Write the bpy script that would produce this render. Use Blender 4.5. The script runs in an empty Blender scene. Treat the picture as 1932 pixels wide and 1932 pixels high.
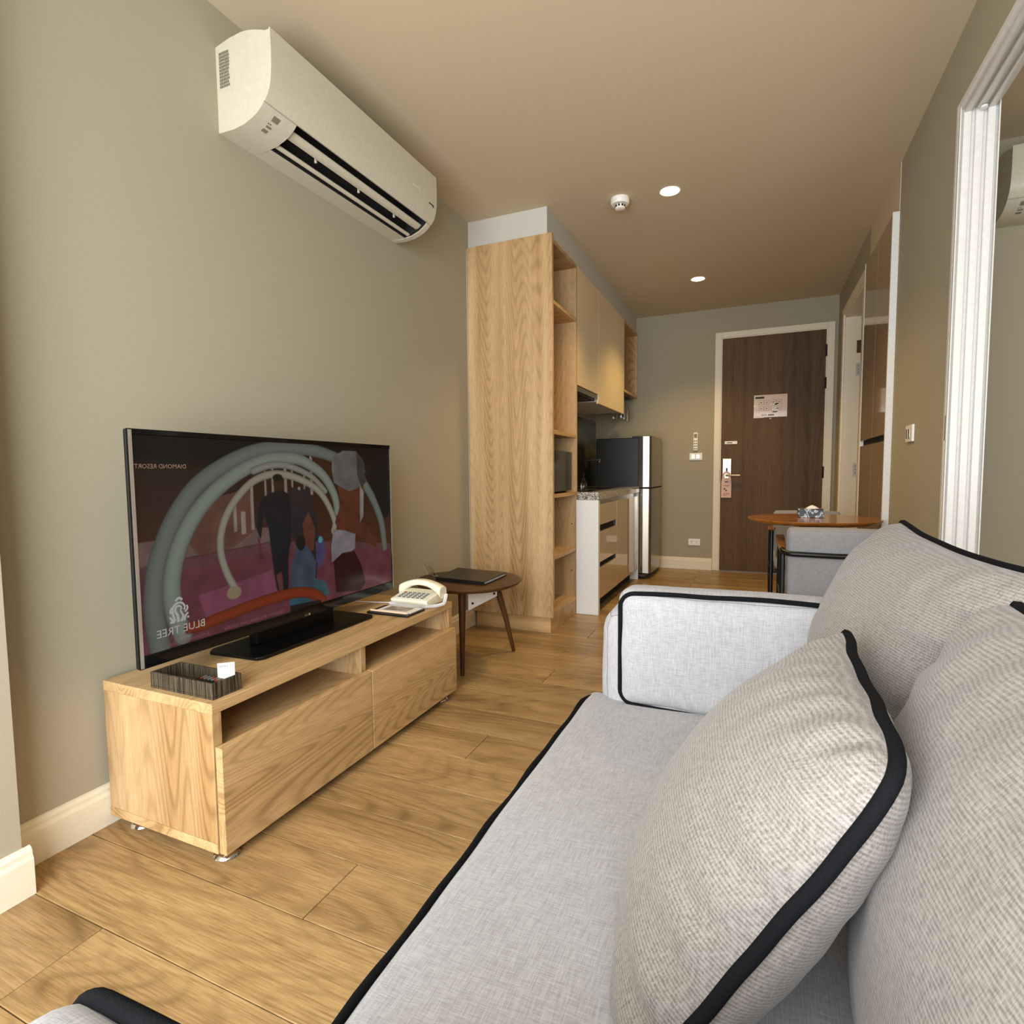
import bpy, bmesh, math, random
from mathutils import Vector, Matrix, noise
random.seed(7)
C = bpy.context.scene.collection
scene = bpy.context.scene

# ------------------------------------------------------------------ camera
cam_d = bpy.data.cameras.new('camera'); cam = bpy.data.objects.new('camera', cam_d); C.objects.link(cam)
cam_d.sensor_fit = 'HORIZONTAL'; cam_d.sensor_width = 36.0
cam_d.lens = 36.0 * 1059.9 / 1932.0
cam_d.clip_start = 0.02
_r = Vector((0.91658452, 0.39973216, -0.00932865)); _u = Vector((-0.0195663, 0.068144, 0.99748361)); _f = Vector((-0.39936197, 0.91409551, -0.07028101))
m = Matrix.Identity(4)
for i in range(3):
    m[i][0], m[i][1], m[i][2] = _r[i], _u[i], -_f[i]
m.translation = Vector((1.6562, 0.0, 0.97264))
cam.matrix_world = m
scene.camera = cam

# ------------------------------------------------------------------ world, daylight, exposure
world = bpy.data.worlds.new('sky'); scene.world = world; world.use_nodes = True
bg = world.node_tree.nodes['Background']; bg.inputs[0].default_value = (0.75, 0.86, 1.0, 1); bg.inputs[1].default_value = 1.0
def area(name, loc, rot, sx, sy, power, col):
    l = bpy.data.lights.new(name, 'AREA'); l.shape = 'RECTANGLE'; l.size = sx; l.size_y = sy; l.energy = power; l.color = col
    o = bpy.data.objects.new(name, l); C.objects.link(o); o.location = loc; o.rotation_euler = rot; return o
area('window_daylight', (1.22, -0.77, 1.17), (math.radians(90), 0, 0), 1.9, 1.9, 100, (0.94, 0.975, 1.0))
area('bedroom_window_daylight', (3.9, -0.77, 1.17), (math.radians(90), 0, 0), 1.9, 1.9, 34, (1.0, 0.97, 0.92))
vs = scene.view_settings
scene.display_settings.display_device = 'sRGB'
vs.view_transform = 'Standard'; vs.look = 'None'; vs.gamma = 1.0; vs.use_curve_mapping = False
vs.exposure = 0.30

# ------------------------------------------------------------------ material helpers
def lin(r, g, b):
    f = lambda c: (c/255/12.92) if c/255 <= .04045 else ((c/255+.055)/1.055)**2.4
    return (f(r), f(g), f(b), 1.0)
class NT:
    def __init__(s, name):
        s.m = bpy.data.materials.new(name); s.m.use_nodes = True; s.t = s.m.node_tree
        s.b = s.t.nodes['Principled BSDF']
    def n(s, typ, **kw):
        nd = s.t.nodes.new(typ)
        for k, v in kw.items():
            if k.startswith('i_'):
                key = k[2:]; key = int(key) if key.isdigit() else key.replace('_', ' ')
                nd.inputs[key].default_value = v
            else: setattr(nd, k, v)
        return nd
    def l(s, a, b): s.t.links.new(a, b)
    def set(s, **kw):
        for k, v in kw.items(): s.b.inputs[k.replace('_', ' ')].default_value = v
    def ramp(s, fac, stops):
        r = s.n('ShaderNodeValToRGB'); e = r.color_ramp.elements
        while len(e) < len(stops): e.new(0.5)
        for el, (p, c) in zip(e, stops): el.position = p; el.color = c
        s.l(fac, r.inputs[0]); return r.outputs[0]
    def math(s, op, a, b=None, c=None):
        nd = s.n('ShaderNodeMath', operation=op)
        for i, v in enumerate((a, b, c)):
            if v is None: continue
            if isinstance(v, (int, float)): nd.inputs[i].default_value = v
            else: s.l(v, nd.inputs[i])
        return nd.outputs[0]
    def mix(s, fac, a, b, blend='MIX'):
        nd = s.n('ShaderNodeMix', data_type='RGBA', blend_type=blend)
        for sock, v in ((nd.inputs[0], fac), (nd.inputs[6], a), (nd.inputs[7], b)):
            if isinstance(v, (int, float)): sock.default_value = v
            elif isinstance(v, tuple): sock.default_value = v
            else: s.l(v, sock)
        return nd.outputs[2]
    def bump(s, h, strength, dist=0.002):
        nd = s.n('ShaderNodeBump'); nd.inputs['Strength'].default_value = strength; nd.inputs['Distance'].default_value = dist
        s.l(h, nd.inputs['Height']); s.l(nd.outputs[0], s.b.inputs['Normal'])
    def coords(s, rnd=True):
        tc = s.n('ShaderNodeTexCoord'); v = tc.outputs['Object']
        if rnd:
            oi = s.n('ShaderNodeObjectInfo'); a = s.math('MULTIPLY', oi.outputs['Random'], 37.0)
            va = s.n('ShaderNodeVectorMath', operation='ADD'); s.l(v, va.inputs[0]); s.l(a, va.inputs[1]); v = va.outputs[0]
            s.rand = oi.outputs['Random']
        return v
    def mapped(s, v, scale):
        mp = s.n('ShaderNodeMapping'); mp.inputs['Scale'].default_value = scale; s.l(v, mp.inputs[0]); return mp.outputs[0]
    def noise(s, v, scale=1, detail=2, rough=.5, dist=0):
        nd = s.n('ShaderNodeTexNoise'); nd.inputs['Scale'].default_value = scale; nd.inputs['Detail'].default_value = detail
        nd.inputs['Roughness'].default_value = rough; nd.inputs['Distortion'].default_value = dist
        s.l(v, nd.inputs['Vector']); return nd.outputs['Fac']

def plain(name, rgb, rough=.5, metal=0.0, spec=.5, grain=0.0, gscale=60, coat=0.0, **kw):
    k = NT(name); k.set(Base_Color=lin(*rgb), Roughness=rough, Metallic=metal); k.b.inputs['Specular IOR Level'].default_value = spec
    if coat: k.set(Coat_Weight=coat, Coat_Roughness=.04)
    v = k.coords(False); nz = k.noise(v, gscale, 3)
    col = k.mix(.5, lin(*rgb), lin(*rgb)); g = grain or .04
    d = tuple(max(0, c*(1-g)) for c in lin(*rgb)[:3])+(1,); u = tuple(min(1, c*(1+g)) for c in lin(*rgb)[:3])+(1,)
    k.l(k.ramp(nz, [(.3, d), (.7, u)]), k.b.inputs['Base Color'])
    if grain: k.bump(nz, grain*2, .0008)
    for a, b in kw.items(): k.b.inputs[a.replace('_', ' ')].default_value = b
    return k.m
def emit(name, rgb, strength):
    k = NT(name); k.set(Base_Color=(0, 0, 0, 1), Emission_Color=lin(*rgb), Emission_Strength=strength); return k.m

def wood(name, axis, light, mid, dark, bands=30, across=5.5, along=.28, K=60, fine=260, rough=.45, bumps=.08, bandamt=.6, tone=.5, spec=.4, coat=0):
    """Flat-sawn grain: phase runs along the board (K) and over a stretched noise (bands), giving chevrons at its ridges."""
    k = NT(name); v = k.coords()
    sc = [across]*3; sc[axis] = along
    f = [fine]*3; f[axis] = fine*.045
    w = [1.2*across]*3; w[axis] = along*.8
    sep = k.n('ShaderNodeSeparateXYZ'); k.l(v, sep.inputs[0])
    low = k.noise(k.mapped(v, sc), 1.0, 1.0, .4, .25)
    fn = k.noise(k.mapped(v, f), 1.0, 4, .7)
    ph = k.math('ADD', k.math('MULTIPLY', low, bands*6.283), k.math('MULTIPLY', sep.outputs[axis], K))
    ph = k.math('ADD', ph, k.math('MULTIPLY', fn, 2.0))
    s = k.math('MULTIPLY_ADD', k.math('SINE', ph), .5, .5); s = k.math('POWER', s, 3.0)
    tn = k.noise(k.mapped(v, w), 1.3, 3, .6, .2)
    base = k.ramp(tn, [(.30, lin(*mid)), (.70, lin(*light))])
    gate = k.ramp(tn, [(.35, (1, 1, 1, 1)), (.60, (.12, .12, .12, 1))])
    ba = k.math('MULTIPLY', k.math('MULTIPLY', s, gate), k.math('MULTIPLY', k.math('MULTIPLY_ADD', fn, 1.6, -.1), bandamt))
    c1 = k.mix(ba, base, lin(*dark))
    fr = k.ramp(fn, [(.34, (.66, .61, .54, 1)), (.60, (1.05, 1.04, 1.03, 1))])
    c2 = k.mix(tone, c1, fr, 'MULTIPLY')
    rr = k.ramp(k.rand, [(0, (.92, .92, .92, 1)), (1, (1.06, 1.05, 1.04, 1))])
    c3 = k.mix(1.0, c2, rr, 'MULTIPLY')
    k.l(c3, k.b.inputs['Base Color']); k.set(Roughness=rough); k.b.inputs['Specular IOR Level'].default_value = spec
    if coat: k.set(Coat_Weight=coat, Coat_Roughness=.12)
    k.bump(fn, bumps, .0006); return k.m

def linen(name, light, dark, t1=(26, 620), rib=0.0, bump=.35, mott=None):
    k = NT(name); v = k.coords(False)
    a = k.noise(k.mapped(v, (t1[0], t1[1], t1[1])), 1, 2, .55); b = k.noise(k.mapped(v, (t1[1], t1[0], t1[0])), 1, 2, .55)
    h = k.math('ADD', a, b); h = k.math('MULTIPLY', h, .5)
    if rib:
        wv = k.n('ShaderNodeTexWave', wave_type='BANDS', bands_direction='Y'); wv.inputs['Scale'].default_value = rib; wv.inputs['Distortion'].default_value = .6
        wv.inputs['Detail'].default_value = 2; wv.inputs['Detail Scale'].default_value = 2.5
        k.l(v, wv.inputs['Vector']); h = k.math('MULTIPLY_ADD', wv.outputs['Fac'], .16, k.math('MULTIPLY', h, .86))
    col = k.ramp(h, [(.36, lin(*dark)), (.62, lin(*light))])
    big = k.noise(v, 5, 3); col = k.mix(.35, col, k.ramp(big, [(.3, (.86, .85, .84, 1)), (.7, (1.06, 1.05, 1.05, 1))]), 'MULTIPLY')
    k.l(col, k.b.inputs['Base Color']); k.set(Roughness=.95, Sheen_Weight=.15); k.b.inputs['Specular IOR Level'].default_value = .15
    k.bump(h, bump, .0015); return k.m

M = {}
M['wall'] = plain('wall_paint', (164, 156, 135), .85, spec=.2, grain=.03, gscale=240)
M['ceiling'] = plain('ceiling_paint', (202, 187, 158), .9, spec=.15, grain=.02, gscale=200)
M['white_paint'] = plain('white_paint', (196, 193, 183), .55, spec=.35, grain=.02, gscale=90)
M['trim'] = plain('trim_paint', (226, 216, 194), .45, spec=.4, grain=.03, gscale=70)
M['white_lam'] = plain('white_laminate', (222, 221, 216), .4)
M['pvc'] = plain('white_upvc', (218, 216, 211), .3)
M['oak_v'] = wood('ash_laminate_vertical', 2, (214, 182, 138), (168, 130, 82), (94, 66, 34), bandamt=.62, tone=.62)
M['oak_y'] = wood('ash_laminate_lengthwise', 1, (220, 186, 138), (190, 154, 104), (100, 70, 36), bandamt=.62, tone=.62)
M['oak_x'] = wood('ash_laminate_crosswise', 0, (206, 170, 122), (172, 134, 86), (98, 68, 36), bandamt=.62, tone=.62)
M['plank'] = wood('floor_plank_oak', 0, (188, 157, 110), (148, 118, 76), (78, 56, 30), bands=16, across=4.5, along=.9, K=30, fine=240, rough=.36, bumps=.15, bandamt=.6, tone=1.0, spec=.4)
M['grout'] = plain('plank_joint', (96, 72, 44), .8)
M['door_wood'] = wood('dark_walnut_laminate', 2, (108, 82, 53), (76, 56, 34), (38, 26, 14), bands=12, across=6, along=.15, K=20, fine=150, rough=.55, bandamt=.5, tone=.7, spec=.25)
M['walnut'] = wood('dark_walnut', 0, (92, 62, 37), (70, 44, 24), (38, 23, 12), bands=14, across=5, along=.5, K=40, rough=.4)
M['walnut_v'] = wood('dark_walnut_leg', 2, (94, 60, 34), (68, 41, 21), (36, 21, 11), bands=14, across=5, along=.5, K=40, rough=.35)
M['table_wood'] = wood('amber_teak', 0, (164, 106, 44), (136, 84, 32), (84, 48, 16), bands=14, across=5, along=.5, K=40, rough=.25, coat=.4)
M['gloss_beige'] = plain('glossy_beige_lacquer', (186, 160, 122), .06, spec=.55, coat=.6)
M['matte_beige'] = plain('cream_lacquer', (226, 206, 170), .3, spec=.4)
M['gloss_taupe'] = plain('glossy_taupe_lacquer', (158, 136, 104), .07, spec=.5, coat=.5)
M['black_gloss'] = plain('black_gloss_plastic', (9, 9, 10), .10, spec=.35)
M['black'] = plain('black_plastic', (16, 16, 17), .4)
M['black_metal'] = plain('black_powder_coat', (18, 19, 22), .35, metal=.3)
M['tv_black'] = plain('satin_black_plastic', (9, 9, 10), .28, spec=.3)
M['dark'] = plain('dark_cavity', (14, 12, 10), .8)
M['chrome'] = plain('chrome', (220, 220, 220), .12, metal=1)
M['steel'] = plain('brushed_steel', (150, 145, 136), .22, metal=.9)
M['silver'] = plain('satin_silver', (190, 182, 168), .35, metal=.7)
M['bronze'] = plain('hinge_bronze', (88, 68, 40), .4, metal=.7)
M['fridge_black'] = plain('fridge_side_black', (19, 19, 20), .42, grain=.05, gscale=300)
M['ac_white'] = plain('aircon_cream_plastic', (197, 191, 172), .35, spec=.4)
M['ac_mark'] = plain('aircon_grey_print', (122, 118, 100), .5)
M['ivory'] = plain('ivory_plastic', (238, 233, 208), .3)
M['white'] = plain('white_plastic', (236, 232, 224), .35)
M['cord'] = plain('white_cord', (225, 222, 220), .45)
M['key_grey'] = plain('grey_key', (110, 110, 104), .5)
M['red'] = plain('red_key', (150, 60, 44), .5)
M['paper'] = plain('white_paper', (238, 236, 232), .7)
M['pink_paper'] = plain('pink_paper', (224, 186, 172), .6)
M['laminated'] = plain('laminated_paper', (196, 168, 142), .25, coat=.3)
M['ink'] = plain('dark_ink', (40, 32, 26), .6)
M['red_ink'] = plain('red_ink', (178, 92, 80), .6)
M['grey_ink'] = plain('grey_ink', (120, 112, 108), .6)
M['leatherette'] = plain('black_leatherette', (20, 17, 15), .35, grain=.25, gscale=500)
M['photo_print'] = plain('photo_print', (150, 140, 128), .4, grain=.6, gscale=60)
M['grey_fabric'] = linen('grey_chair_fabric', (156, 156, 159), (136, 136, 139), t1=(60, 700), bump=.1)
M['linen_cool'] = linen('light_grey_linen', (176, 175, 177), (145, 143, 145), t1=(40, 900), bump=.22)
M['linen_warm'] = linen('warm_grey_twill', (144, 137, 131), (104, 97, 91), t1=(120, 800), rib=95, bump=.35)
M['linen_rib'] = linen('ribbed_grey_twill', (146, 139, 133), (104, 97, 91), t1=(120, 800), rib=82, bump=.4)
M['piping'] = plain('black_cotton_piping', (17, 17, 20), .9, spec=.1, grain=.3, gscale=900)
# granite
k = NT('speckled_granite'); v = k.coords(False); vo = k.n('ShaderNodeTexVoronoi'); vo.inputs['Scale'].default_value = 130; k.l(v, vo.inputs['Vector'])
nn = k.noise(v, 90, 3, .7); k.l(k.ramp(k.math('MULTIPLY_ADD', vo.outputs['Distance'], .5, k.math('MULTIPLY', nn, .7)), [(.42, lin(34, 32, 32)), (.56, lin(120, 112, 106)), (.68, lin(196, 188, 180))]), k.b.inputs['Base Color'])
k.set(Roughness=.14); M['granite'] = k.m
# marbled tissue box
k = NT('marbled_black_white'); v = k.coords(False); n1 = k.noise(v, 14, 3, .5, 2.5)
k.l(k.ramp(k.math('SINE', k.math('MULTIPLY', n1, 26)), [(.35, lin(12, 13, 18)), (.55, lin(60, 66, 78)), (.85, lin(205, 208, 212))]), k.b.inputs['Base Color']); k.set(Roughness=.3); M['marble'] = k.m
# tray with woven streaks
k = NT('streaked_tray'); v = k.coords(False); n1 = k.noise(k.mapped(v, (420, 420, 9)), 1, 2)
k.l(k.ramp(n1, [(.36, lin(18, 15, 11)), (.5, lin(66, 56, 42)), (.66, lin(92, 82, 64))]), k.b.inputs['Base Color']); k.set(Roughness=.5); k.bump(n1, .6, .001); M['tray'] = k.m
# backsplash glass, clear things
M['splash'] = plain('grey_back_painted_glass', (74, 72, 62), .04, spec=.6, coat=.8)
k = NT('clear_acrylic'); k.set(Base_Color=(.96, .97, .96, 1), Roughness=.03, Transmission_Weight=1.0, IOR=1.3); M['clear'] = k.m
k = NT('wine_glass'); k.set(Base_Color=(.98, .98, .98, 1), Roughness=.02, Transmission_Weight=1.0, IOR=1.45); M['glass'] = k.m
M['lamp'] = emit('downlight_glow', (255, 226, 170), 26)

# ------------------------------------------------------------------ mesh helpers
class MB:
    def __init__(s): s.v = []; s.f = []
    def add(s, vs, fs):
        o = len(s.v); s.v += [tuple(p) for p in vs]; s.f += [tuple(i+o for i in f) for f in fs]; return s
    def box(s, x0, x1, y0, y1, z0, z1):
        return s.add([(x0,y0,z0),(x1,y0,z0),(x1,y1,z0),(x0,y1,z0),(x0,y0,z1),(x1,y0,z1),(x1,y1,z1),(x0,y1,z1)],
                     [(0,3,2,1),(4,5,6,7),(0,1,5,4),(1,2,6,5),(2,3,7,6),(3,0,4,7)])
    def prism(s, pts, axis, a, b):            # closed polygon extruded along axis from a to b
        n = len(pts)
        def P(q, t):
            q = list(q); q.insert(axis, t); return tuple(q)
        s.add([P(q, a) for q in pts]+[P(q, b) for q in pts],
              [tuple(range(n)), tuple(range(2*n-1, n-1, -1))]+[(i, i+n, (i+1) % n+n, (i+1) % n) for i in range(n)])
        return s
    def tube(s, pts, r, seg=10, closed=False):
        pts = [Vector(p) for p in pts]; n = len(pts); rs = r if isinstance(r, (list, tuple)) else [r]*n
        tang = []
        for i in range(n):
            a = pts[(i-1) % n] if (closed or i > 0) else pts[i]; b = pts[(i+1) % n] if (closed or i < n-1) else pts[i]
            t = (b-a); tang.append(t.normalized() if t.length > 1e-9 else Vector((0,0,1)))
        up = Vector((0,0,1)) if abs(tang[0].z) < .9 else Vector((1,0,0))
        nrm = (up - tang[0]*up.dot(tang[0])).normalized(); vs = []
        for i in range(n):
            t = tang[i]; nrm = (nrm - t*nrm.dot(t)); nrm = nrm.normalized() if nrm.length > 1e-6 else t.orthogonal().normalized()
            bn = t.cross(nrm)
            for j in range(seg):
                a = 2*math.pi*j/seg; vs.append(pts[i]+(nrm*math.cos(a)+bn*math.sin(a))*rs[i])
        fs = []
        for i in range(n if closed else n-1):
            i2 = (i+1) % n
            for j in range(seg):
                j2 = (j+1) % seg; fs.append((i*seg+j, i*seg+j2, i2*seg+j2, i2*seg+j))
        if not closed: fs += [tuple(range(seg-1, -1, -1)), tuple(range((n-1)*seg, n*seg))]
        return s.add(vs, fs)
    def lathe(s, prof, c=(0,0,0), seg=32):
        vs = []; fs = []; n = len(prof)
        for (r, z) in prof:
            for j in range(seg):
                a = 2*math.pi*j/seg; vs.append((c[0]+r*math.cos(a), c[1]+r*math.sin(a), c[2]+z))
        for i in range(n-1):
            for j in range(seg):
                j2 = (j+1) % seg; fs.append((i*seg+j, i*seg+j2, (i+1)*seg+j2, (i+1)*seg+j))
        if prof[0][0] > 1e-6: fs.append(tuple(range(seg-1, -1, -1)))
        if prof[-1][0] > 1e-6: fs.append(tuple(range((n-1)*seg, n*seg)))
        return s.add(vs, fs)
    def rbox(s, w, d, h, r, N=14, puff=(0,0,0), wob=0.0, seed=0, c=(0,0,0)):   # rounded, puffed box centred at c
        hx, hy, hz = w/2, d/2, h/2; idx = {}; vs = []; fs = []
        def ticks(hh, rr):
            inner = [-(hh-rr)+2*(hh-rr)*i/N for i in range(N+1)]; ed = [hh-rr+rr*math.sin(math.pi/2*i/4)*.98 for i in range(1, 5)]
            return [-e for e in reversed(ed)]+inner+ed
        T = [ticks(hx, r), ticks(hy, r), ticks(hz, r)]
        H = (hx, hy, hz)
        def vert(p):
            key = tuple(round(q, 5) for q in p)
            if key in idx: return idx[key]
            inn = Vector([max(-(H[i]-r), min(H[i]-r, p[i])) for i in range(3)]); dv = Vector(p)-inn
            q = inn+(dv.normalized()*r if dv.length > 1e-9 else dv)
            u = [p[i]/H[i] for i in range(3)]; o = Vector((0,0,0))
            for i in range(3):
                a, b = [(1, 2), (0, 2), (0, 1)][i]
                if abs(u[i]) > .5: o[i] += puff[i]*(1 if u[i] > 0 else -1)*max(0, 1-u[a]**2)*max(0, 1-u[b]**2)
            q = q+o
            if wob: q = q+noise.noise_vector(Vector(q)*7+Vector((seed*3.1, seed, 0)))*wob+noise.noise_vector(Vector(q)*16+Vector((seed, 0, seed)))*wob*.4
            idx[key] = len(vs); vs.append(q+Vector(c)); return idx[key]
        for ax in range(3):
            a, b = [(1, 2), (2, 0), (0, 1)][ax]
            for sg in (-1, 1):
                for i in range(len(T[a])-1):
                    for j in range(len(T[b])-1):
                        q = []
                        for (ia, jb) in ((i, j), (i+1, j), (i+1, j+1), (i, j+1)):
                            p = [0,0,0]; p[ax] = sg*H[ax]; p[a] = T[a][ia]; p[b] = T[b][jb]; q.append(vert(p))
                        if sg < 0: q.reverse()
                        if len(set(q)) == 4: fs.append(tuple(q))
        return s.add(vs, fs)

def wloc(o):
    p = Vector((0,0,0))
    while o: p += o.location; o = o.parent
    return p
def obj(name, mb, mat, parent=None, bevel=0.0, smooth=False, loc=None, rot=None, local=False, seg=2):
    me = bpy.data.meshes.new(name)
    vs = mb.v
    if loc is None and parent is not None and not local:
        off = wloc(parent); vs = [(p[0]-off[0], p[1]-off[1], p[2]-off[2]) for p in vs]
    me.from_pydata([tuple(p) for p in vs], [], mb.f); me.update()
    bm = bmesh.new(); bm.from_mesh(me); bmesh.ops.recalc_face_normals(bm, faces=bm.faces)
    if bevel:
        es = [e for e in bm.edges if len(e.link_faces) == 2 and e.calc_face_angle(0) > .6]
        bmesh.ops.bevel(bm, geom=es, offset=bevel, segments=seg, affect='EDGES', profile=.5, clamp_overlap=True)
    bm.to_mesh(me); bm.free()
    me.materials.append(mat)
    if smooth:
        for p in me.polygons: p.use_smooth = True
        if hasattr(me, 'set_sharp_from_angle'): me.set_sharp_from_angle(angle=math.radians(50))
    o = bpy.data.objects.new(name, me); C.objects.link(o)
    if parent is not None:
        o.parent = parent
        if loc is not None: o.location = Vector(loc)-(wloc(parent) if not local else Vector((0,0,0)))
    elif loc is not None: o.location = loc
    if rot is not None: o.rotation_mode = 'QUATERNION'; o.rotation_quaternion = rot
    return o
def thing(name, label, cat, loc=(0,0,0), rotz=0, group=None):
    o = bpy.data.objects.new(name, None); C.objects.link(o); o.location = loc; o.rotation_euler = (0,0,rotz); o.empty_display_size = .1
    o['label'] = label; o['category'] = cat
    if group: o['group'] = group
    return o
def tag(o, label, cat, group=None):
    o['label'] = label; o['category'] = cat
    if group: o['group'] = group
    return o
def struct(o, label=None, cat=None):
    o['kind'] = 'structure'
    if label: o['label'] = label
    if cat: o['category'] = cat
    return o
def B(*a): return MB().box(*a)
def text_mesh(body, size, mapf, depth=0.0):         # flat lettering; mapf turns (u, v) into a point
    cu = bpy.data.curves.new('t', 'FONT'); cu.body = body; cu.size = size; cu.align_x = 'CENTER'; cu.align_y = 'CENTER'; cu.resolution_u = 2
    to = bpy.data.objects.new('t', cu); C.objects.link(to)
    dg = bpy.context.evaluated_depsgraph_get(); me = bpy.data.meshes.new_from_object(to.evaluated_get(dg))
    mb = MB(); mb.v = [mapf(v.co.x, v.co.y) for v in me.vertices]; mb.f = [tuple(p.vertices) for p in me.polygons]
    bpy.data.objects.remove(to); bpy.data.curves.remove(cu); bpy.data.meshes.remove(me); return mb

# ------------------------------------------------------------------ the setting
W, D, H, YB = 2.285, 5.772, 2.5, -0.75
fl = struct(obj('floor', B(-.1, 2.39, YB, D+.1, -.05, -.006), M['grout']), 'oak-look plank floor of the living room', 'floor')
# planks: 0.187 m courses along the depth, joints 1.15 m apart and shifted from course to course
PW, PL = .187, 1.15
joint = {0: .76, 1: 0.0, 2: .38, 3: 0.0}
pm = {}
kmin = int(math.floor((YB-.882)/PW)); k_ = kmin
while .882+k_*PW < D:
    ya, yb = max(YB, .882+k_*PW), min(D, .882+(k_+1)*PW)
    j0 = joint[k_ % 4]; xs = [-.1]+[x for x in (j0-PL, j0, j0+PL, j0+2*PL) if -.05 < x < 2.35]+[2.385]
    for xa, xb in zip(xs[:-1], xs[1:]):
        ln = round(xb-xa, 3); wd = round(yb-ya, 3)
        if (ln, wd) not in pm:
            b = obj('plank', MB().box(-ln/2+.0011, ln/2-.0011, -wd/2+.0011, wd/2-.0011, -.006, 0.0), M['plank'], fl, loc=((xa+xb)/2, (ya+yb)/2, 0), bevel=.0009, seg=1)
            pm[(ln, wd)] = b
        else:
            b = pm[(ln, wd)].copy(); C.objects.link(b); b.parent = fl; b.location = ((xa+xb)/2, (ya+yb)/2, 0)
    k_ += 1
struct(obj('floor_bedroom', B(2.39, 5.2, YB, 3.43, -.05, 0), M['oak_x']))
struct(obj('floor_bathroom', B(2.39, 3.6, 4.3, D+.1, -.05, -.005), M['white_paint']))
struct(obj('ceiling', B(-.1, 5.2, YB, D+.1, H, H+.08), M['ceiling']), 'warm off-white painted ceiling', 'ceiling')
struct(obj('wall_left', B(-.1, 0, YB, D+.1, 0, H), M['wall']), 'greige painted wall behind the television', 'wall')
struct(obj('wall_pier', B(0.0005, .112, YB+.001, .682, 0.0005, H-.0005), M['wall']), 'greige wall pier in the near left corner', 'wall')
struct(obj('wall_far', MB().box(.0005, 1.32, D, D+.1, 0, H).box(2.202, 2.285, D, D+.1, 0, H).box(1.32, 2.202, D, D+.1, 2.222, H), M['wall']), 'greige far wall around the entry door', 'wall')
wr = MB()
wr.box(W, W+.105, YB, .30, 0, H).box(W, W+.105, .30, 2.56, 2.253, H).box(W, W+.105, 2.56, 3.452, 0, H)
wr.box(W, W+.105, 4.256, 4.40, 0, H).box(W, W+.105, 4.40, 5.33, 2.215, H).box(W, W+.105, 5.33, D, 0, H)
struct(obj('wall_right', wr, M['wall']), 'greige right wall with the sliding partition opening', 'wall')
struct(obj('wall_bedroom_far', B(W+.105, 5.2, 3.43, 3.45, 0, H), M['wall']), 'greige bedroom wall seen through the partition opening', 'wall')
struct(obj('wall_bedroom_right', B(5.2, 5.3, YB, 3.45, 0, H), M['wall']))
struct(obj('wall_bathroom', MB().box(2.39, 3.6, 4.27, 4.30, 0, H).box(3.6, 3.7, 4.3, D+.1, 0, H).box(2.39, 3.6, D, D+.1, 0, H), M['white_paint']))
# window wall behind the camera with two large windows
ww = MB()
for a, b in ((-.1, .2), (2.25, 2.92), (4.88, 5.3)): ww.box(a, b, YB-.12, YB, 0, H)
for a, b in ((.2, 2.25), (2.92, 4.88)): ww.box(a, b, YB-.12, YB, 0, .15).box(a, b, YB-.12, YB, 2.2, H)
struct(obj('wall_window', ww, M['wall']))
for n_, (a, b) in enumerate(((.2, 2.25), (2.92, 4.88))):
    wf = MB()
    for x in (a, (a+b)/2-.025, b-.05): wf.box(x, x+.05, YB-.11, YB-.06, .15, 2.2)
    wf.box(a, b, YB-.11, YB-.06, .15, .2).box(a, b, YB-.11, YB-.06, 2.15, 2.2)
    struct(obj('window_%d' % (n_+1), wf, M['pvc']))
# bulkheads
struct(obj('wall_bulkhead', B(.0005, .515, 3.155, D-.0005, 2.342, H-.0005), M['white_paint']), 'white boxed bulkhead above the kitchen cabinets', 'bulkhead')
struct(obj('wall_bulkhead_wardrobe', B(W-.003, W+.10, 3.4525, 4.2555, 2.264, H-.0005), M['ceiling']), 'pale bulkhead above the glossy built-in wardrobe', 'bulkhead')
struct(obj('wall_kitchen_lining', B(.0005, .092, 3.70, D-.0005, 0, 2.34), M['wall']))
sp = struct(obj('trim_1', B(.092, .10, 3.70, D-.002, .836, 1.49), M['splash']), 'dark glossy glass backsplash behind the kitchen counter', 'backsplash')
# baseboards: stepped profile
BP = [(0, 0), (.015, 0), (.015, .085), (.011, .095), (.011, .104), (.006, .112), (0, .115)]
struct(obj('baseboard_left', MB().prism([(x+.0005, z) for x, z in BP], 1, .70, 3.17), M['trim'], bevel=.001), 'off-white baseboard along the television wall', 'baseboard')
bp = MB().prism([(.112+x, z) for x, z in BP], 1, YB+.02, .697)
bp.prism([(.682+x, z) for x, z in BP], 0, .0165, .1115)
bp.f = bp.f
struct(obj('baseboard_pier', bp, M['trim']), 'off-white baseboard wrapping the wall pier', 'baseboard')
struct(obj('baseboard_far', MB().prism([(D-.0005-x, z) for x, z in BP], 0, .70, 1.262), M['trim']), 'off-white baseboard beside the entry door', 'baseboard')
struct(obj('baseboard_right', MB().prism([(W-.0005-x, z) for x, z in BP], 1, 2.62, 3.45), M['trim']), 'off-white baseboard under the light switch', 'baseboard')
struct(obj('baseboard_far_right', MB().prism([(W-.0005-x, z) for x, z in BP], 1, 5.42, D-.02), M['trim']))

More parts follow.
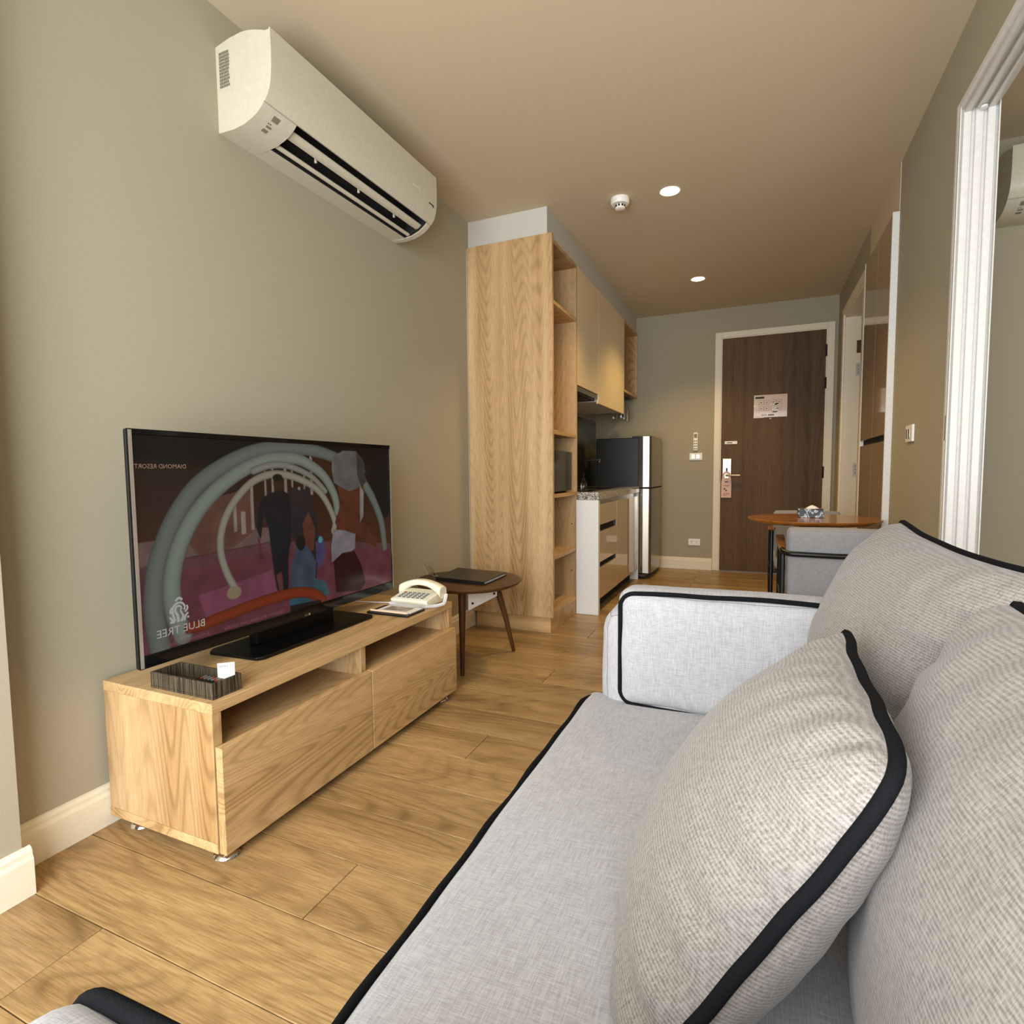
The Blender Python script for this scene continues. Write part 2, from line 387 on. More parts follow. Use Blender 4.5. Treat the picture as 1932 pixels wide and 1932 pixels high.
# sliding partition frame: ribbed white jamb and header
t3 = struct(thing('trim_2', 'white ribbed sliding partition frame around the bedroom opening', 'door frame', (W, 2.56, 0)), None)
jb = MB(); x0 = W-.004
jb.box(x0, W+.110, 2.535, 2.558, 0.002, 2.252)
obj('jamb', jb, M['pvc'], t3, bevel=.002)
for i in range(3):
    xa = W+.008+i*.034
    obj('jamb_channel', B(xa, xa+.024, 2.522, 2.5345, .002, 2.228), M['pvc'], t3, bevel=.004, smooth=True)
for xa in (W-.0035, W+.106): obj('jamb_lip', B(xa, xa+.0035, 2.515, 2.5345, .002, 2.2285), M['pvc'], t3, bevel=.001)
obj('header', B(x0, W+.110, .302, 2.534, 2.229, 2.252), M['pvc'], t3, bevel=.002)
for i in range(3):
    xa = W+.008+i*.034
    obj('header_channel', B(xa, xa+.022, .302, 2.521, 2.212, 2.2285), M['pvc'], t3, bevel=.004, smooth=True)
obj('latch', B(W-.0055, W-.0038, 2.518, 2.532, 1.075, 1.165), M['silver'], t3, bevel=.0005, seg=1)
obj('roller_stop', MB().tube([(W+.058, 2.50, 2.2105), (W+.058, 2.50, 2.203)], .011, 12), M['pvc'], t3, smooth=True)
obj('near_jamb', B(x0, W+.110, .302, .325, .002, 2.2285), M['pvc'], t3, bevel=.002)

# entry door
d1 = struct(thing('door_1', 'dark walnut entry door in an off-white frame', 'door', (1.76, D, 0)))
fr = MB()
fr.box(1.265, 1.3215, D-.018, D-.0005, .001, 2.272).box(2.2015, 2.258, D-.018, D-.0005, .001, 2.272).box(1.3215, 2.2015, D-.018, D-.0005, 2.221, 2.272)
frm = obj('door_frame', fr, M['trim'], d1, bevel=.003)
st = MB().box(1.322, 1.330, D-.012, D+.06, .001, 2.22).box(2.193, 2.201, D-.012, D+.06, .001, 2.22).box(1.330, 2.193, D-.012, D+.06, 2.212, 2.2205)
obj('door_stop', st, M['trim'], frm)
leaf = obj('door_leaf', B(1.331, 2.192, D+.004, D+.045, .006, 2.211), M['door_wood'], d1, bevel=.001)
for z0, z1 in ((1.975, 2.078), (1.692, 1.792), (.896, 1.0)):
    obj('hinge', MB().tube([(2.194, D-.010, z0), (2.194, D-.010, z1)], .008, 8), M['black'], d1)
lk = MB().box(1.346, 1.426, D-.012, D+.0035, .80, 1.085)
lo = obj('lock_plate', lk, M['silver'], d1, bevel=.004)
obj('keyhole', B(1.378, 1.392, D-.016, D-.0125, .962, .995), M['ink'], lo)
obj('lever', MB().tube([(1.384, D-.012, .925), (1.384, D-.05, .925), (1.395, D-.055, .925), (1.505, D-.055, .925)], .009, 10), M['silver'], lo, smooth=True)
obj('strike_plate', B(1.3195, 1.3215, D-.022, D-.0185, .86, .98), M['black'], d1)
lb = tag(obj('door_label', B(1.362, 1.474, D-.001, D+.0035, 1.222, 1.250), M['white'], None, bevel=.002), 'small white plate stuck above the door lock', 'label')
obj('lettering', B(1.382, 1.43, D-.002, D-.0011, 1.232, 1.240), M['ink'], lb)
# evacuation plan
ep = tag(obj('evacuation_plan', B(1.612, 1.893, D-.0005, D+.0035, 1.462, 1.668), M['laminated'], None), 'laminated room evacuation plan taped to the entry door', 'notice')
pl = MB().box(1.624, 1.70, D-.0015, D-.0006, 1.634, 1.652)
obj('heading_bar', pl, M['ink'], ep)
rm = MB()
def outline(mb, x0, x1, z0, z1, t=.0016):
    mb.box(x0, x1, D-.0012, D-.0006, z0, z0+t).box(x0, x1, D-.0012, D-.0006, z1-t, z1).box(x0, x0+t, D-.0012, D-.0006, z0, z1).box(x1-t, x1, D-.0012, D-.0006, z0, z1)
for x0_, x1_ in ((1.655, 1.695), (1.70, 1.742), (1.758, 1.80), (1.805, 1.848)):
    outline(rm, x0_, x1_, 1.578, 1.618); outline(rm, x0_, x1_, 1.522, 1.562)
    for zc in (1.598, 1.542): rm.box((x0_+x1_)/2-.008, (x0_+x1_)/2+.006, D-.0012, D-.0006, zc-.003, zc+.003)
obj('floor_plan', rm, M['ink'], ep)
cr = MB()
random.seed(3)
for i in range(26):
    x_, z_ = 1.752+random.random()*.06, 1.50+random.random()*.08
    cr.box(x_, x_+.004+random.random()*.02, D-.0014, D-.0008, z_, z_+.006+random.random()*.01)
obj('tape_patch', cr, M['paper'], ep)
obj('caption', text_mesh('MAP', .022, lambda u, v_: (1.70-u, D-.0012, 1.482+v_)), M['ink'], ep)
obj('caption', B(1.735, 1.785, D-.0014, D-.0008, 1.477, 1.486), M['ink'], ep)
obj('tape', B(1.611, 1.70, D-.0022, D-.0015, 1.457, 1.475), M['paper'], ep)
obj('tape', B(1.611, 1.63, D-.0022, D-.0015, 1.56, 1.575), M['paper'], ep)
tag(obj('paper_scrap', B(1.745, 1.763, D-.0005, D+.0035, 1.444, 1.453), M['pink_paper'], None), 'tiny scrap of paper just below the evacuation plan', 'paper')
dh = thing('door_hanger', 'pink and white do-not-disturb hanger on the door lever', 'door hanger', (1.384, D-.018, .71))
hg = MB()
n = 20; ring = []
for i in range(n+1):
    a = math.radians(90+360*i/n); ring.append((1.384+.016*math.cos(a), .925+.018*math.sin(a)))
out = [(1.384, .965), (1.365, .960), (1.348, .94), (1.340, .90), (1.338, .712), (1.428, .712), (1.428, .90), (1.42, .94), (1.403, .960)]
hg.prism([(1.338, .712), (1.428, .712), (1.428, .86), (1.424, .90), (1.338+.008, .90), (1.338, .86)], 1, D-.0185, D-.0172)
hg.prism([(1.346, .90), (1.366, .90), (1.366, .935), (1.384, .945), (1.402, .935), (1.402, .90), (1.424, .90), (1.418, .945), (1.400, .962), (1.368, .962), (1.352, .945)], 1, D-.0185, D-.0172)
obj('card', hg, M['pink_paper'], dh)
obj('black_print', MB().prism([(1.368, .868), (1.400, .868), (1.396, .858), (1.372, .858)], 1, D-.0195, D-.0188), M['ink'], dh)
obj('black_print', B(1.362, 1.376, D-.0195, D-.0188, .79, .803), M['ink'], dh)
obj('black_print', B(1.376, 1.39, D-.0195, D-.0188, .775, .787), M['ink'], dh)
for z_ in (.822, .83, .752, .742, .732): obj('red_print', B(1.356, 1.412-.02*(z_ < .74), D-.0195, D-.0188, z_, z_+.004), M['red_ink'], dh)

# bathroom door in the right wall, standing open into the bathroom
d2 = struct(thing('door_2', 'white bathroom door standing ajar behind an off-white frame', 'door', (W, 4.85, 0)))
f2 = MB()
f2.box(W-.016, W-.0005, 5.327, 5.40, .001, 2.27).box(W-.016, W-.0005, 4.335, 4.403, .001, 2.27).box(W-.016, W-.0005, 4.403, 5.327, 2.213, 2.27)
ff = obj('door_frame', f2, M['trim'], d2, bevel=.003)
obj('jamb_lining', MB().box(W-.004, W+.108, 5.300, 5.3265, .001, 2.213).box(W-.004, W+.108, 4.4035, 4.428, .001, 2.213).box(W-.004, W+.108, 4.428, 5.300, 2.188, 2.213), M['trim'], d2, bevel=.002)
obj('door_leaf', B(W+.114, W+.90, 5.255, 5.293, .01, 2.18), M['trim'], d2, bevel=.002)
for z0, mt in ((1.90, 'bronze'), (1.72, 'silver'), (.92, 'silver')):
    hgp = obj('hinge', B(W+.078, W+.113, 5.296, 5.2995, z0, z0+.10), M[mt], d2)
    obj('hinge_screw', MB().box(W+.092, W+.098, 5.294, 5.2958, z0+.02, z0+.026).box(W+.092, W+.098, 5.294, 5.2958, z0+.047, z0+.053).box(W+.092, W+.098, 5.294, 5.2958, z0+.075, z0+.081), M['ink'], hgp)

# ------------------------------------------------------------------ ceiling fittings
def downlight(x, y, label):
    t = thing('downlight', label, 'ceiling light', (x, y, H), 0, 'recessed downlights')
    obj('ring', MB().lathe([(.047, -.001), (.054, -.004), (.056, -.001)], (x, y, H), 32), M['white'], t, smooth=True)
    obj('lens', MB().lathe([(0.0001, -.0035), (.047, -.0035), (.047, -.0008), (.0001, -.0008)], (x, y, H), 32), M['lamp'], t, smooth=True)
    l = bpy.data.lights.new('downlight_beam', 'SPOT'); l.energy = 50; l.color = (1.0, .67, .25); l.spot_size = math.radians(118); l.spot_blend = .6; l.shadow_soft_size = .05
    o = bpy.data.objects.new('downlight_beam', l); C.objects.link(o); o.parent = t; o.location = (0, 0, -.02)
downlight(1.187, 3.272, 'glowing round downlight beside the smoke detector')
downlight(1.19, 4.818, 'glowing round downlight nearest the entry door')
sd = thing('smoke_detector', 'round white smoke detector on the ceiling', 'smoke detector', (.918, 3.246, H))
obj('base', MB().lathe([(.052, -.0005), (.052, -.026), (.046, -.034), (.0001, -.034)], (.918, 3.246, H), 32), M['white'], sd, smooth=True)
obj('sensor_head', MB().lathe([(.024, -.0345), (.022, -.048), (.028, -.049), (.028, -.056), (.022, -.060), (.0001, -.060)], (.918, 3.246, H), 24), M['white'], sd, smooth=True)
sl = MB()
for i in range(8):
    a = i*math.pi/4; x_, y_ = .918+.0245*math.cos(a), 3.246+.0245*math.sin(a); sl.box(x_-.004, x_+.004, y_-.004, y_+.004, H-.047, H-.037)
obj('vent', sl, M['dark'], sd)

# ------------------------------------------------------------------ air conditioners (profile u = out from wall, z)
PROF = [(0, 2.100), (.066, 2.097), (.114, 2.102), (.150, 2.113), (.173, 2.124), (.193, 2.138), (.209, 2.152), (.222, 2.170), (.229, 2.186), (.234, 2.205), (.237, 2.225), (.2395, 2.26), (.240, 2.300), (.2385, 2.357), (.222, 2.357), (.198, 2.365), (.176, 2.372), (.148, 2.379), (.119, 2.383), (.06, 2.380), (0, 2.369)]
def aircon(label, T, cuts):
    """T maps (u, s, z) -> world; s runs along the unit; cuts = (s0, outlet start, outlet end, s1)"""
    s0, a, b, s1 = cuts
    t = thing('air_conditioner', label, 'air conditioner', T(0, (s0+s1)/2, 2.10), 0, 'wall-mounted air conditioners')
    off = .0008
    body = [(u*.985+off if u > .2 else u+off, z) for (u, z) in PROF]
    def ext(poly, p, q):
        mb = MB(); n = len(poly)
        mb.add([T(u, p, z) for u, z in poly]+[T(u, q, z) for u, z in poly], [tuple(range(n)), tuple(range(2*n-1, n-1, -1))]+[(i, i+n, (i+1) % n+n, (i+1) % n) for i in range(n)]); return mb
    rec = [(off, 2.100), (.080, 2.0985), (.085, 2.15), (.12, 2.205), (.19, 2.20), (.206, 2.150), (.2255, 2.186), (.2305, 2.205), (.234, 2.26), (.2345, 2.345), (.222, 2.357), (.176, 2.372), (.119, 2.383), (.06, 2.380), (off, 2.369)]
    mb = ext(body, s0, a); mb2 = ext(rec, a, b); mb3 = ext(body, b, s1)
    mb.add(mb2.v, mb2.f); mb.add(mb3.v, mb3.f)
    obj('casing', mb, M['ac_white'], t, smooth=True)
    # dark outlet lining
    li = [(.0825, 2.1), (.0865, 2.15), (.121, 2.2035), (.189, 2.1985), (.2045, 2.152), (.2035, 2.151), (.1875, 2.1965), (.1225, 2.2015), (.0880, 2.149), (.0840, 2.1)]
    obj('outlet_lining', ext(li, a+.001, b-.001), M['dark'], t)
    fp = [(.207, 2.150), (.2215, 2.170), (.229, 2.186), (.234, 2.205), (.237, 2.225), (.2395, 2.26), (.240, 2.300), (.2385, 2.360), (.2345, 2.362), (.2362, 2.3), (.2356, 2.26), (.2332, 2.226), (.2305, 2.206), (.2258, 2.188), (.2190, 2.172), (.2050, 2.1525)]
    fpo = obj('front_panel', ext([(u+.0022, z) for u, z in fp], s0-.001, s1+.001), M['ac_white'], t, smooth=True)
    def blade(u0, z0, u1, z1, sag):
        up, dn = [], []
        for i in range(7):
            f = i/6; u = u0+(u1-u0)*f; z = z0+(z1-z0)*f-sag*math.sin(math.pi*f); up.append((u, z+.002)); dn.append((u, z-.002))
        return ext(up+dn[::-1], a+.006, b-.006)
    obj('outlet_end_shade', ext([(.0865, 2.102), (.0865, 2.15), (.121, 2.2), (.189, 2.196), (.2035, 2.152), (.19, 2.139), (.16, 2.12), (.12, 2.106)], b-.004, b-.0012), M['dark'], t)  # dark plate added over the window-lit far end face, shade put in as colour
    lv = obj('louver', blade(.146, 2.129, .176, 2.142, .004), M['ac_white'], t, smooth=True)
    for k in range(3):
        sk = a+(b-a)*(.2+.3*k); obj('louver_clip', ext([(.128, 2.124), (.136, 2.124), (.136, 2.15), (.128, 2.15)], sk, sk+.006), M['ac_white'], lv)
    obj('louver', blade(.098, 2.106, .112, 2.111, .002), M['ac_white'], t, smooth=True)
    # vertical vanes inside
    va = MB()
    # control display and prints
    def patch(mbx, s_a, s_b, i0, f0, i1, f1, lift=.0012):
        P0 = Vector(body[i0])*(1-f0)+Vector(body[i0+1])*f0; P1 = Vector(body[i1])*(1-f1)+Vector(body[i1+1])*f1
        dv = (P1-P0); nn = Vector((dv.y, -dv.x)).normalized()*lift
        q = [P0+nn, P1+nn, P1+nn*.3, P0+nn*.3]
        e = ext([tuple(x) for x in q], s_a, s_b); mbx.add(e.v, e.f); return mbx
    dp = MB()
    patch(dp, s0+.052, s0+.078, 4, .15, 4, .95); patch(dp, s0+.052, s0+.072, 3, .05, 3, .35); patch(dp, s0+.052, s0+.072, 2, .45, 2, .80)
    obj('display', dp, M['ac_mark'], t)
    obj('indicator', patch(patch(MB(), s0+.050, s0+.054, 3, .60, 3, .72), s0+.058, s0+.062, 3, .60, 3, .72), M['ink'], t)
    obj('panel_seam', patch(MB(), s0-.001, s1, 5, .80, 5, .86, .0006), M['ac_mark'], t)
    return t, ext, fpo
TL = lambda u, s, z: (u, s, z)
ac, extL, fpo = aircon('long cream split air conditioner mounted high above the television', TL, (1.397, 1.535, 2.352, 2.384))
stk = MB(); random.seed(5)
for i in range(11):
    z_ = 2.236+i*.0102
    x_ = .017
    while x_ < .058:
        w_ = .003+random.random()*.010; stk.box(x_, min(.061, x_+w_), 1.3945, 1.3955, z_, z_+.0072); x_ += w_+.0022
obj('rating_sticker', stk, M['ac_mark'], ac)
obj('highlight_bar', B(.2422, .2428, 2.185, 2.245, 2.243, 2.246), M['paper'], fpo)
obj('logo', MB().box(.2395, .2415, 2.318, 2.352, 2.2185, 2.2225).box(.2395, .2412, 2.350, 2.356, 2.212, 2.2225), M['ink'], fpo)
TR = lambda u, s, z: (s, 3.4292-u, z)
aircon('cream air conditioner seen partly through the partition opening', TR, (2.64, 2.80, 3.40, 3.43))

# ------------------------------------------------------------------ television stand
ts = thing('tv_stand', 'low ash-wood television stand with two drawers and chrome feet', 'tv stand', (.24, 1.52, 0))
obj('top', B(.018, .443, .930, 2.113, .386, .413), M['oak_y'], ts, bevel=.0012)
for ya, yb in ((.931, .957), (2.086, 2.112)): obj('side_panel', B(.018, .441, ya, yb, .053, .3855), M['oak_v'], ts, bevel=.001)
obj('divider', B(.034, .436, 1.502, 1.527, .053, .3855), M['oak_v'], ts, bevel=.001)
obj('back_panel', B(.019, .033, .9575, 2.0855, .053, .3855), M['oak_y'], ts)
obj('bottom', B(.018, .441, .930, 2.113, .028, .0525), M['oak_y'], ts, bevel=.001)
for ya, yb in ((.9575, 1.5015), (1.5275, 2.0855)): obj('shelf', B(.034, .430, ya, yb, .272, .290), M['oak_y'], ts)
for ya, yb in ((.932, 1.5145), (1.5185, 2.098)):
    obj('drawer', B(.446, .469, ya, yb, .030, .304), M['oak_y'], ts, bevel=.0012)
for x_, y_ in ((.425, .968), (.10, .968), (.425, 2.03), (.10, 2.03)):
    obj('foot', MB().lathe([(.0001, .0005), (.030, .0005), (.033, .004), (.030, .010), (.016, .017), (.014, .0275), (.0001, .0275)], (x_, y_, 0), 24), M['chrome'], ts, smooth=True)

# ------------------------------------------------------------------ television
tv = thing('television', 'flat-screen television showing a water-playground video', 'television', (.2, 1.48, .413))
X0 = .201
tb = MB().prism([(.080, 1.22), (.10, 1.195), (.285, 1.205), (.300, 1.225), (.300, 1.745), (.285, 1.765), (.10, 1.765), (.080, 1.74)], 2, .4138, .424)
obj('base', tb, M['tv_black'], tv, bevel=.003)
obj('neck', MB().box(.150, .187, 1.30, 1.66, .4245, .50), M['tv_black'], tv, bevel=.004)
obj('casing', MB().prism([(.188, .472), (.198, .470), (.198, 1.093), (.188, 1.091)], 1, .915, 2.021), M['black'], tv, bevel=.002)
obj('back_shell', B(.125, .1875, 1.0, 1.94, .52, 1.02), M['black'], tv, bevel=.02)
bz = MB().box(.1985, .205, .915, .9275, .470, 1.093).box(.1985, .205, 2.0125, 2.021, .470, 1.093).box(.1985, .205, .9275, 2.0125, 1.0783, 1.093).box(.1985, .205, .9275, 2.0125, .470, .5037)
obj('bezel', bz, M['black_gloss'], tv, bevel=.0015)
obj('silver_edge', B(.2052, .2062, .9165, .9255, .473, 1.090), M['silver'], tv)
obj('silver_edge', B(.2052, .2058, 2.0145, 2.0195, .473, 1.090), M['silver'], tv)
# moving picture: colours computed per point of the screen
NU, NV = 420, 232
ya, yb, za, zb = .9276, 2.0124, .5040, 1.0780
def segd(px, py, ax, ay, bx, by):
    dx, dy = bx-ax, by-ay; L = dx*dx+dy*dy; t = max(0, min(1, ((px-ax)*dx+(py-ay)*dy)/L)); ex, ey = px-ax-t*dx, py-ay-t*dy
    return math.hypot(ex, ey), t
def smooth_line(P, n=6):
    out = []
    for i in range(len(P)-1):
        p0 = P[max(0, i-1)]; p1 = P[i]; p2 = P[i+1]; p3 = P[min(len(P)-1, i+2)]
        for k in range(n):
            t = k/n; out.append(tuple(.5*((2*p1[c])+(-p0[c]+p2[c])*t+(2*p0[c]-5*p1[c]+4*p2[c]-p3[c])*t*t+(-p0[c]+3*p1[c]-3*p2[c]+p3[c])*t**3) for c in range(2)))
    return out+[P[-1]]
SCR = []   # painters list: (kind, data, colour, width)
A1 = [(.975,.50),(.963,.60),(.968,.69),(.988,.765),(1.032,.857),(1.106,.945),(1.218,1.012),(1.337,1.052),(1.477,1.062),(1.62,1.048),(1.76,1.0),(1.872,.90),(1.945,.78),(1.968,.66)]
A2 = [(1.04,.53),(1.018,.60),(1.014,.68),(1.036,.766),(1.08,.844),(1.146,.915),(1.24,.977),(1.342,1.018),(1.439,1.028),(1.514,1.018),(1.609,.969),(1.666,.894),(1.68,.83)]
A3 = [(1.222,.615),(1.189,.676),(1.170,.748),(1.179,.816),(1.217,.883),(1.287,.946),(1.366,.973),(1.451,.968),(1.549,.934),(1.613,.884),(1.662,.80),(1.655,.76)]
A4 = [(1.30,.985),(1.37,1.003),(1.45,1.0),(1.55,.965),(1.62,.91)]
HO = [(1.06,.545),(1.10,.543),(1.16,.550),(1.28,.562),(1.416,.567),(1.50,.558),(1.56,.535),(1.585,.512)]
def stroke(P, w0, w1, col): SCR.append(('s', smooth_line(P), col, (w0, w1)))
def poly(P, col): SCR.append(('p', P, col, None))
def disc(c, rx, ry, col): SCR.append(('d', c, col, (rx, ry)))
poly([(ya,.735),(1.08,.742),(1.36,.752),(1.66,.72),(yb,.67),(yb,.60),(ya,.60)], (92,56,64))
poly([(ya,.70),(1.08,.712),(1.36,.722),(1.66,.69),(yb,.655),(yb,za),(ya,za)], (96,48,60))
poly([(ya,.80),(1.20,.81),(1.38,.80),(1.38,.755),(1.08,.745),(ya,.735)], (104,80,80))
poly([(1.09,.63),(1.36,.66),(1.38,.57),(1.12,.54)], (118,62,86))
poly([(1.05,.80),(1.12,.90),(1.28,.93),(1.30,.80),(1.22,.755),(1.10,.745)], (96,62,54))
for y_, t_, b_, w_ in ((1.225,.90,.80,.006),(1.29,.94,.80,.006),(1.255,.86,.79,.008),(1.345,.985,.87,.004),(1.375,1.0,.86,.005),(1.43,1.02,.86,.007),(1.46,.99,.88,.004),(1.515,.985,.90,.004),(1.55,1.04,.90,.006),(1.49,.93,.84,.006)):
    poly([(y_-w_,b_),(y_+w_,b_),(y_+w_,t_),(y_-w_,t_)], (138,120,116))
poly([(1.55,1.04),(1.65,1.05),(1.66,.90),(1.60,.95)], (58,30,16))
stroke(A1, .030, .018, (100,104,102)); stroke(A2, .028, .017, (122,126,123)); stroke(A4, .012, .010, (128,124,118)); stroke(A3, .012, .013, (140,132,124))
disc((1.21,.615), .028, .022, (138,118,100))
# figures in the video
poly([(1.455,.93),(1.50,.915),(1.535,.93),(1.56,.86),(1.575,.75),(1.56,.60),(1.50,.56),(1.45,.60),(1.47,.72),(1.44,.80)], (40,34,40))
poly([(1.50,.80),(1.53,.84),(1.56,.78),(1.55,.70),(1.51,.70)], (92,52,40))
poly([(1.37,.915),(1.345,.905),(1.318,.885),(1.303,.80),(1.318,.765),(1.335,.85),(1.352,.79),(1.362,.69),(1.375,.60),(1.39,.57),(1.40,.64),(1.405,.56),(1.425,.58),(1.43,.69),(1.452,.79),(1.445,.905),(1.42,.918)], (24,22,30))
poly([(1.375,.64),(1.388,.575),(1.402,.575),(1.398,.65)], (92,52,50)); poly([(1.305,.775),(1.315,.765),(1.325,.70),(1.312,.70)], (86,44,44))
disc((1.397,.945), .021, .028, (58,32,26)); disc((1.397,.962), .023, .014, (22,18,18))
poly([(1.44,.66),(1.475,.73),(1.52,.72),(1.56,.66),(1.55,.56),(1.50,.51),(1.43,.53)], (60,66,86)); disc((1.49,.735), .022, .03, (26,20,22)); poly([(1.43,.57),(1.49,.59),(1.54,.57),(1.53,.51),(1.43,.52)], (44,78,100))
poly([(1.56,.73),(1.60,.74),(1.61,.68),(1.58,.63),(1.56,.66)], (70,62,104)); disc((1.585,.735), .012, .014, (78,140,160))
poly([(1.545,.60),(1.60,.58),(1.625,.53),(1.56,.51)], (52,80,92))
poly([(1.68,.95),(1.70,.86),(1.665,.79),(1.69,.755),(1.80,.73),(1.86,.69),(1.905,.665),(1.92,.70),(1.86,.755),(1.80,.79),(1.835,.86),(1.84,.95)], (86,44,30))
poly([(1.66,1.035),(1.72,1.062),(1.80,1.062),(1.845,1.02),(1.855,.94),(1.80,.915),(1.75,.905),(1.70,.925),(1.665,.94),(1.655,.99)], (96,92,94))
poly([(1.80,1.06),(1.845,1.02),(1.855,.94),(1.825,.92),(1.80,.97)], (58,50,52))
poly([(1.815,.93),(1.838,.90),(1.832,.80),(1.81,.78)], (128,118,122))
poly([(1.655,.765),(1.72,.755),(1.78,.735),(1.775,.68),(1.70,.64),(1.64,.645),(1.64,.70)], (124,114,126))
poly([(1.65,.645),(1.70,.67),(1.77,.67),(1.81,.61),(1.835,.53),(1.80,.505),(1.66,.525)], (44,14,14))
poly([(1.845,.97),(yb,1.06),(yb,.80),(1.97,.78),(1.90,.90)], (16,14,16))
stroke(HO, .017, .020, (120,46,22))
poly([(1.43,.525),(1.58,.515),(1.575,.49),(1.43,.49)], (20,20,24))
def inside(P, x, y):
    c = False; n = len(P); j = n-1
    for i in range(n):
        if (P[i][1] > y) != (P[j][1] > y) and x < (P[j][0]-P[i][0])*(y-P[i][1])/(P[j][1]-P[i][1])+P[i][0]: c = not c
        j = i
    return c
grid = [[None]*(NU+1) for _ in range(NV+1)]
du, dv = (yb-ya)/NU, (zb-za)/NV
for j in range(NV+1):
    for i in range(NU+1):
        y_, z_ = ya+du*i, za+dv*j
        f = max(0, min(1, (z_-.70)/.30)); c = (74-34*f, 40-16*f, 26-8*f)
        if z_ > .985: g = min(1, (z_-.985)/.04); c = tuple(q*(1-.7*g) for q in c)
        if z_ < .60: g = min(1, (.60-z_)/.11); c = (c[0]*(1-g)+78*g, c[1]*(1-g)+34*g, c[2]*(1-g)+44*g)
        grid[j][i] = list(c)
def rng(lo, hi, base, d, n): return range(max(0, int((lo-base)/d)-1), min(n, int((hi-base)/d)+1)+1)
for kind, P, col, w in SCR:
    if kind == 'p':
        xs_ = [p[0] for p in P]; zs_ = [p[1] for p in P]
        for j in rng(min(zs_), max(zs_), za, dv, NV):
            for i in rng(min(xs_), max(xs_), ya, du, NU):
                hits = sum(inside(P, ya+du*(i+ox), za+dv*(j+oz)) for ox, oz in ((-.25,-.25),(.25,-.25),(.25,.25),(-.25,.25)))/4
                if hits:
                    g = grid[j][i]; sh = 1+.16*noise.noise(Vector(((ya+du*i)*22, (za+dv*j)*22, 3)))
                    for c in range(3): g[c] = g[c]*(1-hits)+col[c]*sh*hits
    elif kind == 'd':
        (cx_, cz_) = P; rx, rz = w
        for j in rng(cz_-rz, cz_+rz, za, dv, NV):
            for i in rng(cx_-rx, cx_+rx, ya, du, NU):
                r_ = math.hypot((ya+du*i-cx_)/rx, (za+dv*j-cz_)/rz); a = max(0, min(1, (1-r_)*6))
                for c in range(3): grid[j][i][c] = grid[j][i][c]*(1-a)+col[c]*a
    else:
        n_ = len(P); w0, w1 = w; best = {}
        for s_ in range(n_-1):
            (ax_, az_), (bx_, bz_) = P[s_], P[s_+1]; m_ = max(w0, w1)+.004
            for j in rng(min(az_, bz_)-m_, max(az_, bz_)+m_, za, dv, NV):
                for i in rng(min(ax_, bx_)-m_, max(ax_, bx_)+m_, ya, du, NU):
                    d_, t_ = segd(ya+du*i, za+dv*j, ax_, az_, bx_, bz_); ww_ = w0+(w1-w0)*(s_+t_)/(n_-1); q = d_/ww_
                    if q < 1.2 and q < best.get((i, j), 9): best[(i, j)] = q
        for (i, j), q in best.items():
            a = max(0, min(1, (1.08-q)*7)); sh = .62+.42*math.sqrt(max(0, 1-min(1, q)**2))
            for c in range(3): grid[j][i][c] = grid[j][i][c]*(1-a)+col[c]*sh*a
mb = MB(); mb.v = [(X0, ya+du*i, za+dv*j) for j in range(NV+1) for i in range(NU+1)]
mb.f = [(j*(NU+1)+i, j*(NU+1)+i+1, (j+1)*(NU+1)+i+1, (j+1)*(NU+1)+i) for j in range(NV) for i in range(NU)]
k = NT('television_picture'); at_ = k.n('ShaderNodeVertexColor', layer_name='picture'); k.l(at_.outputs[0], k.b.inputs['Emission Color'])
k.set(Base_Color=(.004, .004, .004, 1), Roughness=.22, Emission_Strength=.5); k.b.inputs['Specular IOR Level'].default_value = .35
M['picture'] = k.m
scr = obj('screen', mb, M['picture'], tv)
ca = scr.data.color_attributes.new('picture', 'FLOAT_COLOR', 'POINT')
for j in range(NV+1):
    for i in range(NU+1):
        g = grid[j][i]; g = (g[0]*1.0, g[1]*1.02, g[2]*.95); ca.data[j*(NU+1)+i].color = lin(*[max(0, min(255, q)) for q in g])
def onscreen(y0, z0): return lambda u, v_: (X0+.0012, y0-u, z0+v_)
M['scr_white'] = emit('screen_white', (186, 184, 180), .5); M['scr_dim'] = emit('screen_dim_text', (132, 84, 88), .5); M['scr_cream'] = emit('screen_cream_text', (176, 140, 120), .5)
obj('caption', text_mesh('BLUE TREE', .0305, onscreen(1.036, .549)), M['scr_white'], scr)
obj('caption', text_mesh('P H U K E T', .0115, onscreen(1.03, .530)), M['scr_dim'], scr)
obj('caption', text_mesh('DIAMOND RESORT', .0165, onscreen(1.001, .997)), M['scr_cream'], scr)
obj('caption', text_mesh('reception and make your holiday', .0175, onscreen(1.285, .5155)), M['scr_dim'], scr)
obj('caption', text_mesh('a memorable one!', .0175, onscreen(1.055, .5155)), M['scr_dim'], scr)
# tree emblem: ribbons curling under a pointed crown
em = MB()
def ribbon(P, w0, w1):
    Q = smooth_line(P, 8); n_ = len(Q); L, R_ = [], []
    for i in range(n_):
        a, b = Q[max(0, i-1)], Q[min(n_-1, i+1)]; dx, dz = b[0]-a[0], b[1]-a[1]; l_ = math.hypot(dx, dz) or 1; w_ = w0+(w1-w0)*i/(n_-1)
        L.append((Q[i][0]-dz/l_*w_, Q[i][1]+dx/l_*w_)); R_.append((Q[i][0]+dz/l_*w_, Q[i][1]-dx/l_*w_))
    o = len(em.v); em.v += [(X0+.0012, 1.031-p[0], .6005+p[1]) for p in L+R_]; em.f += [(o+i, o+i+1, o+i+1+n_, o+i+n_) for i in range(n_-1)]
ribbon([(.004,-.030),(.006,-.012),(.012,.002),(.009,.012),(0,.014),(-.006,.008),(-.003,.001)], .0038, .0020)
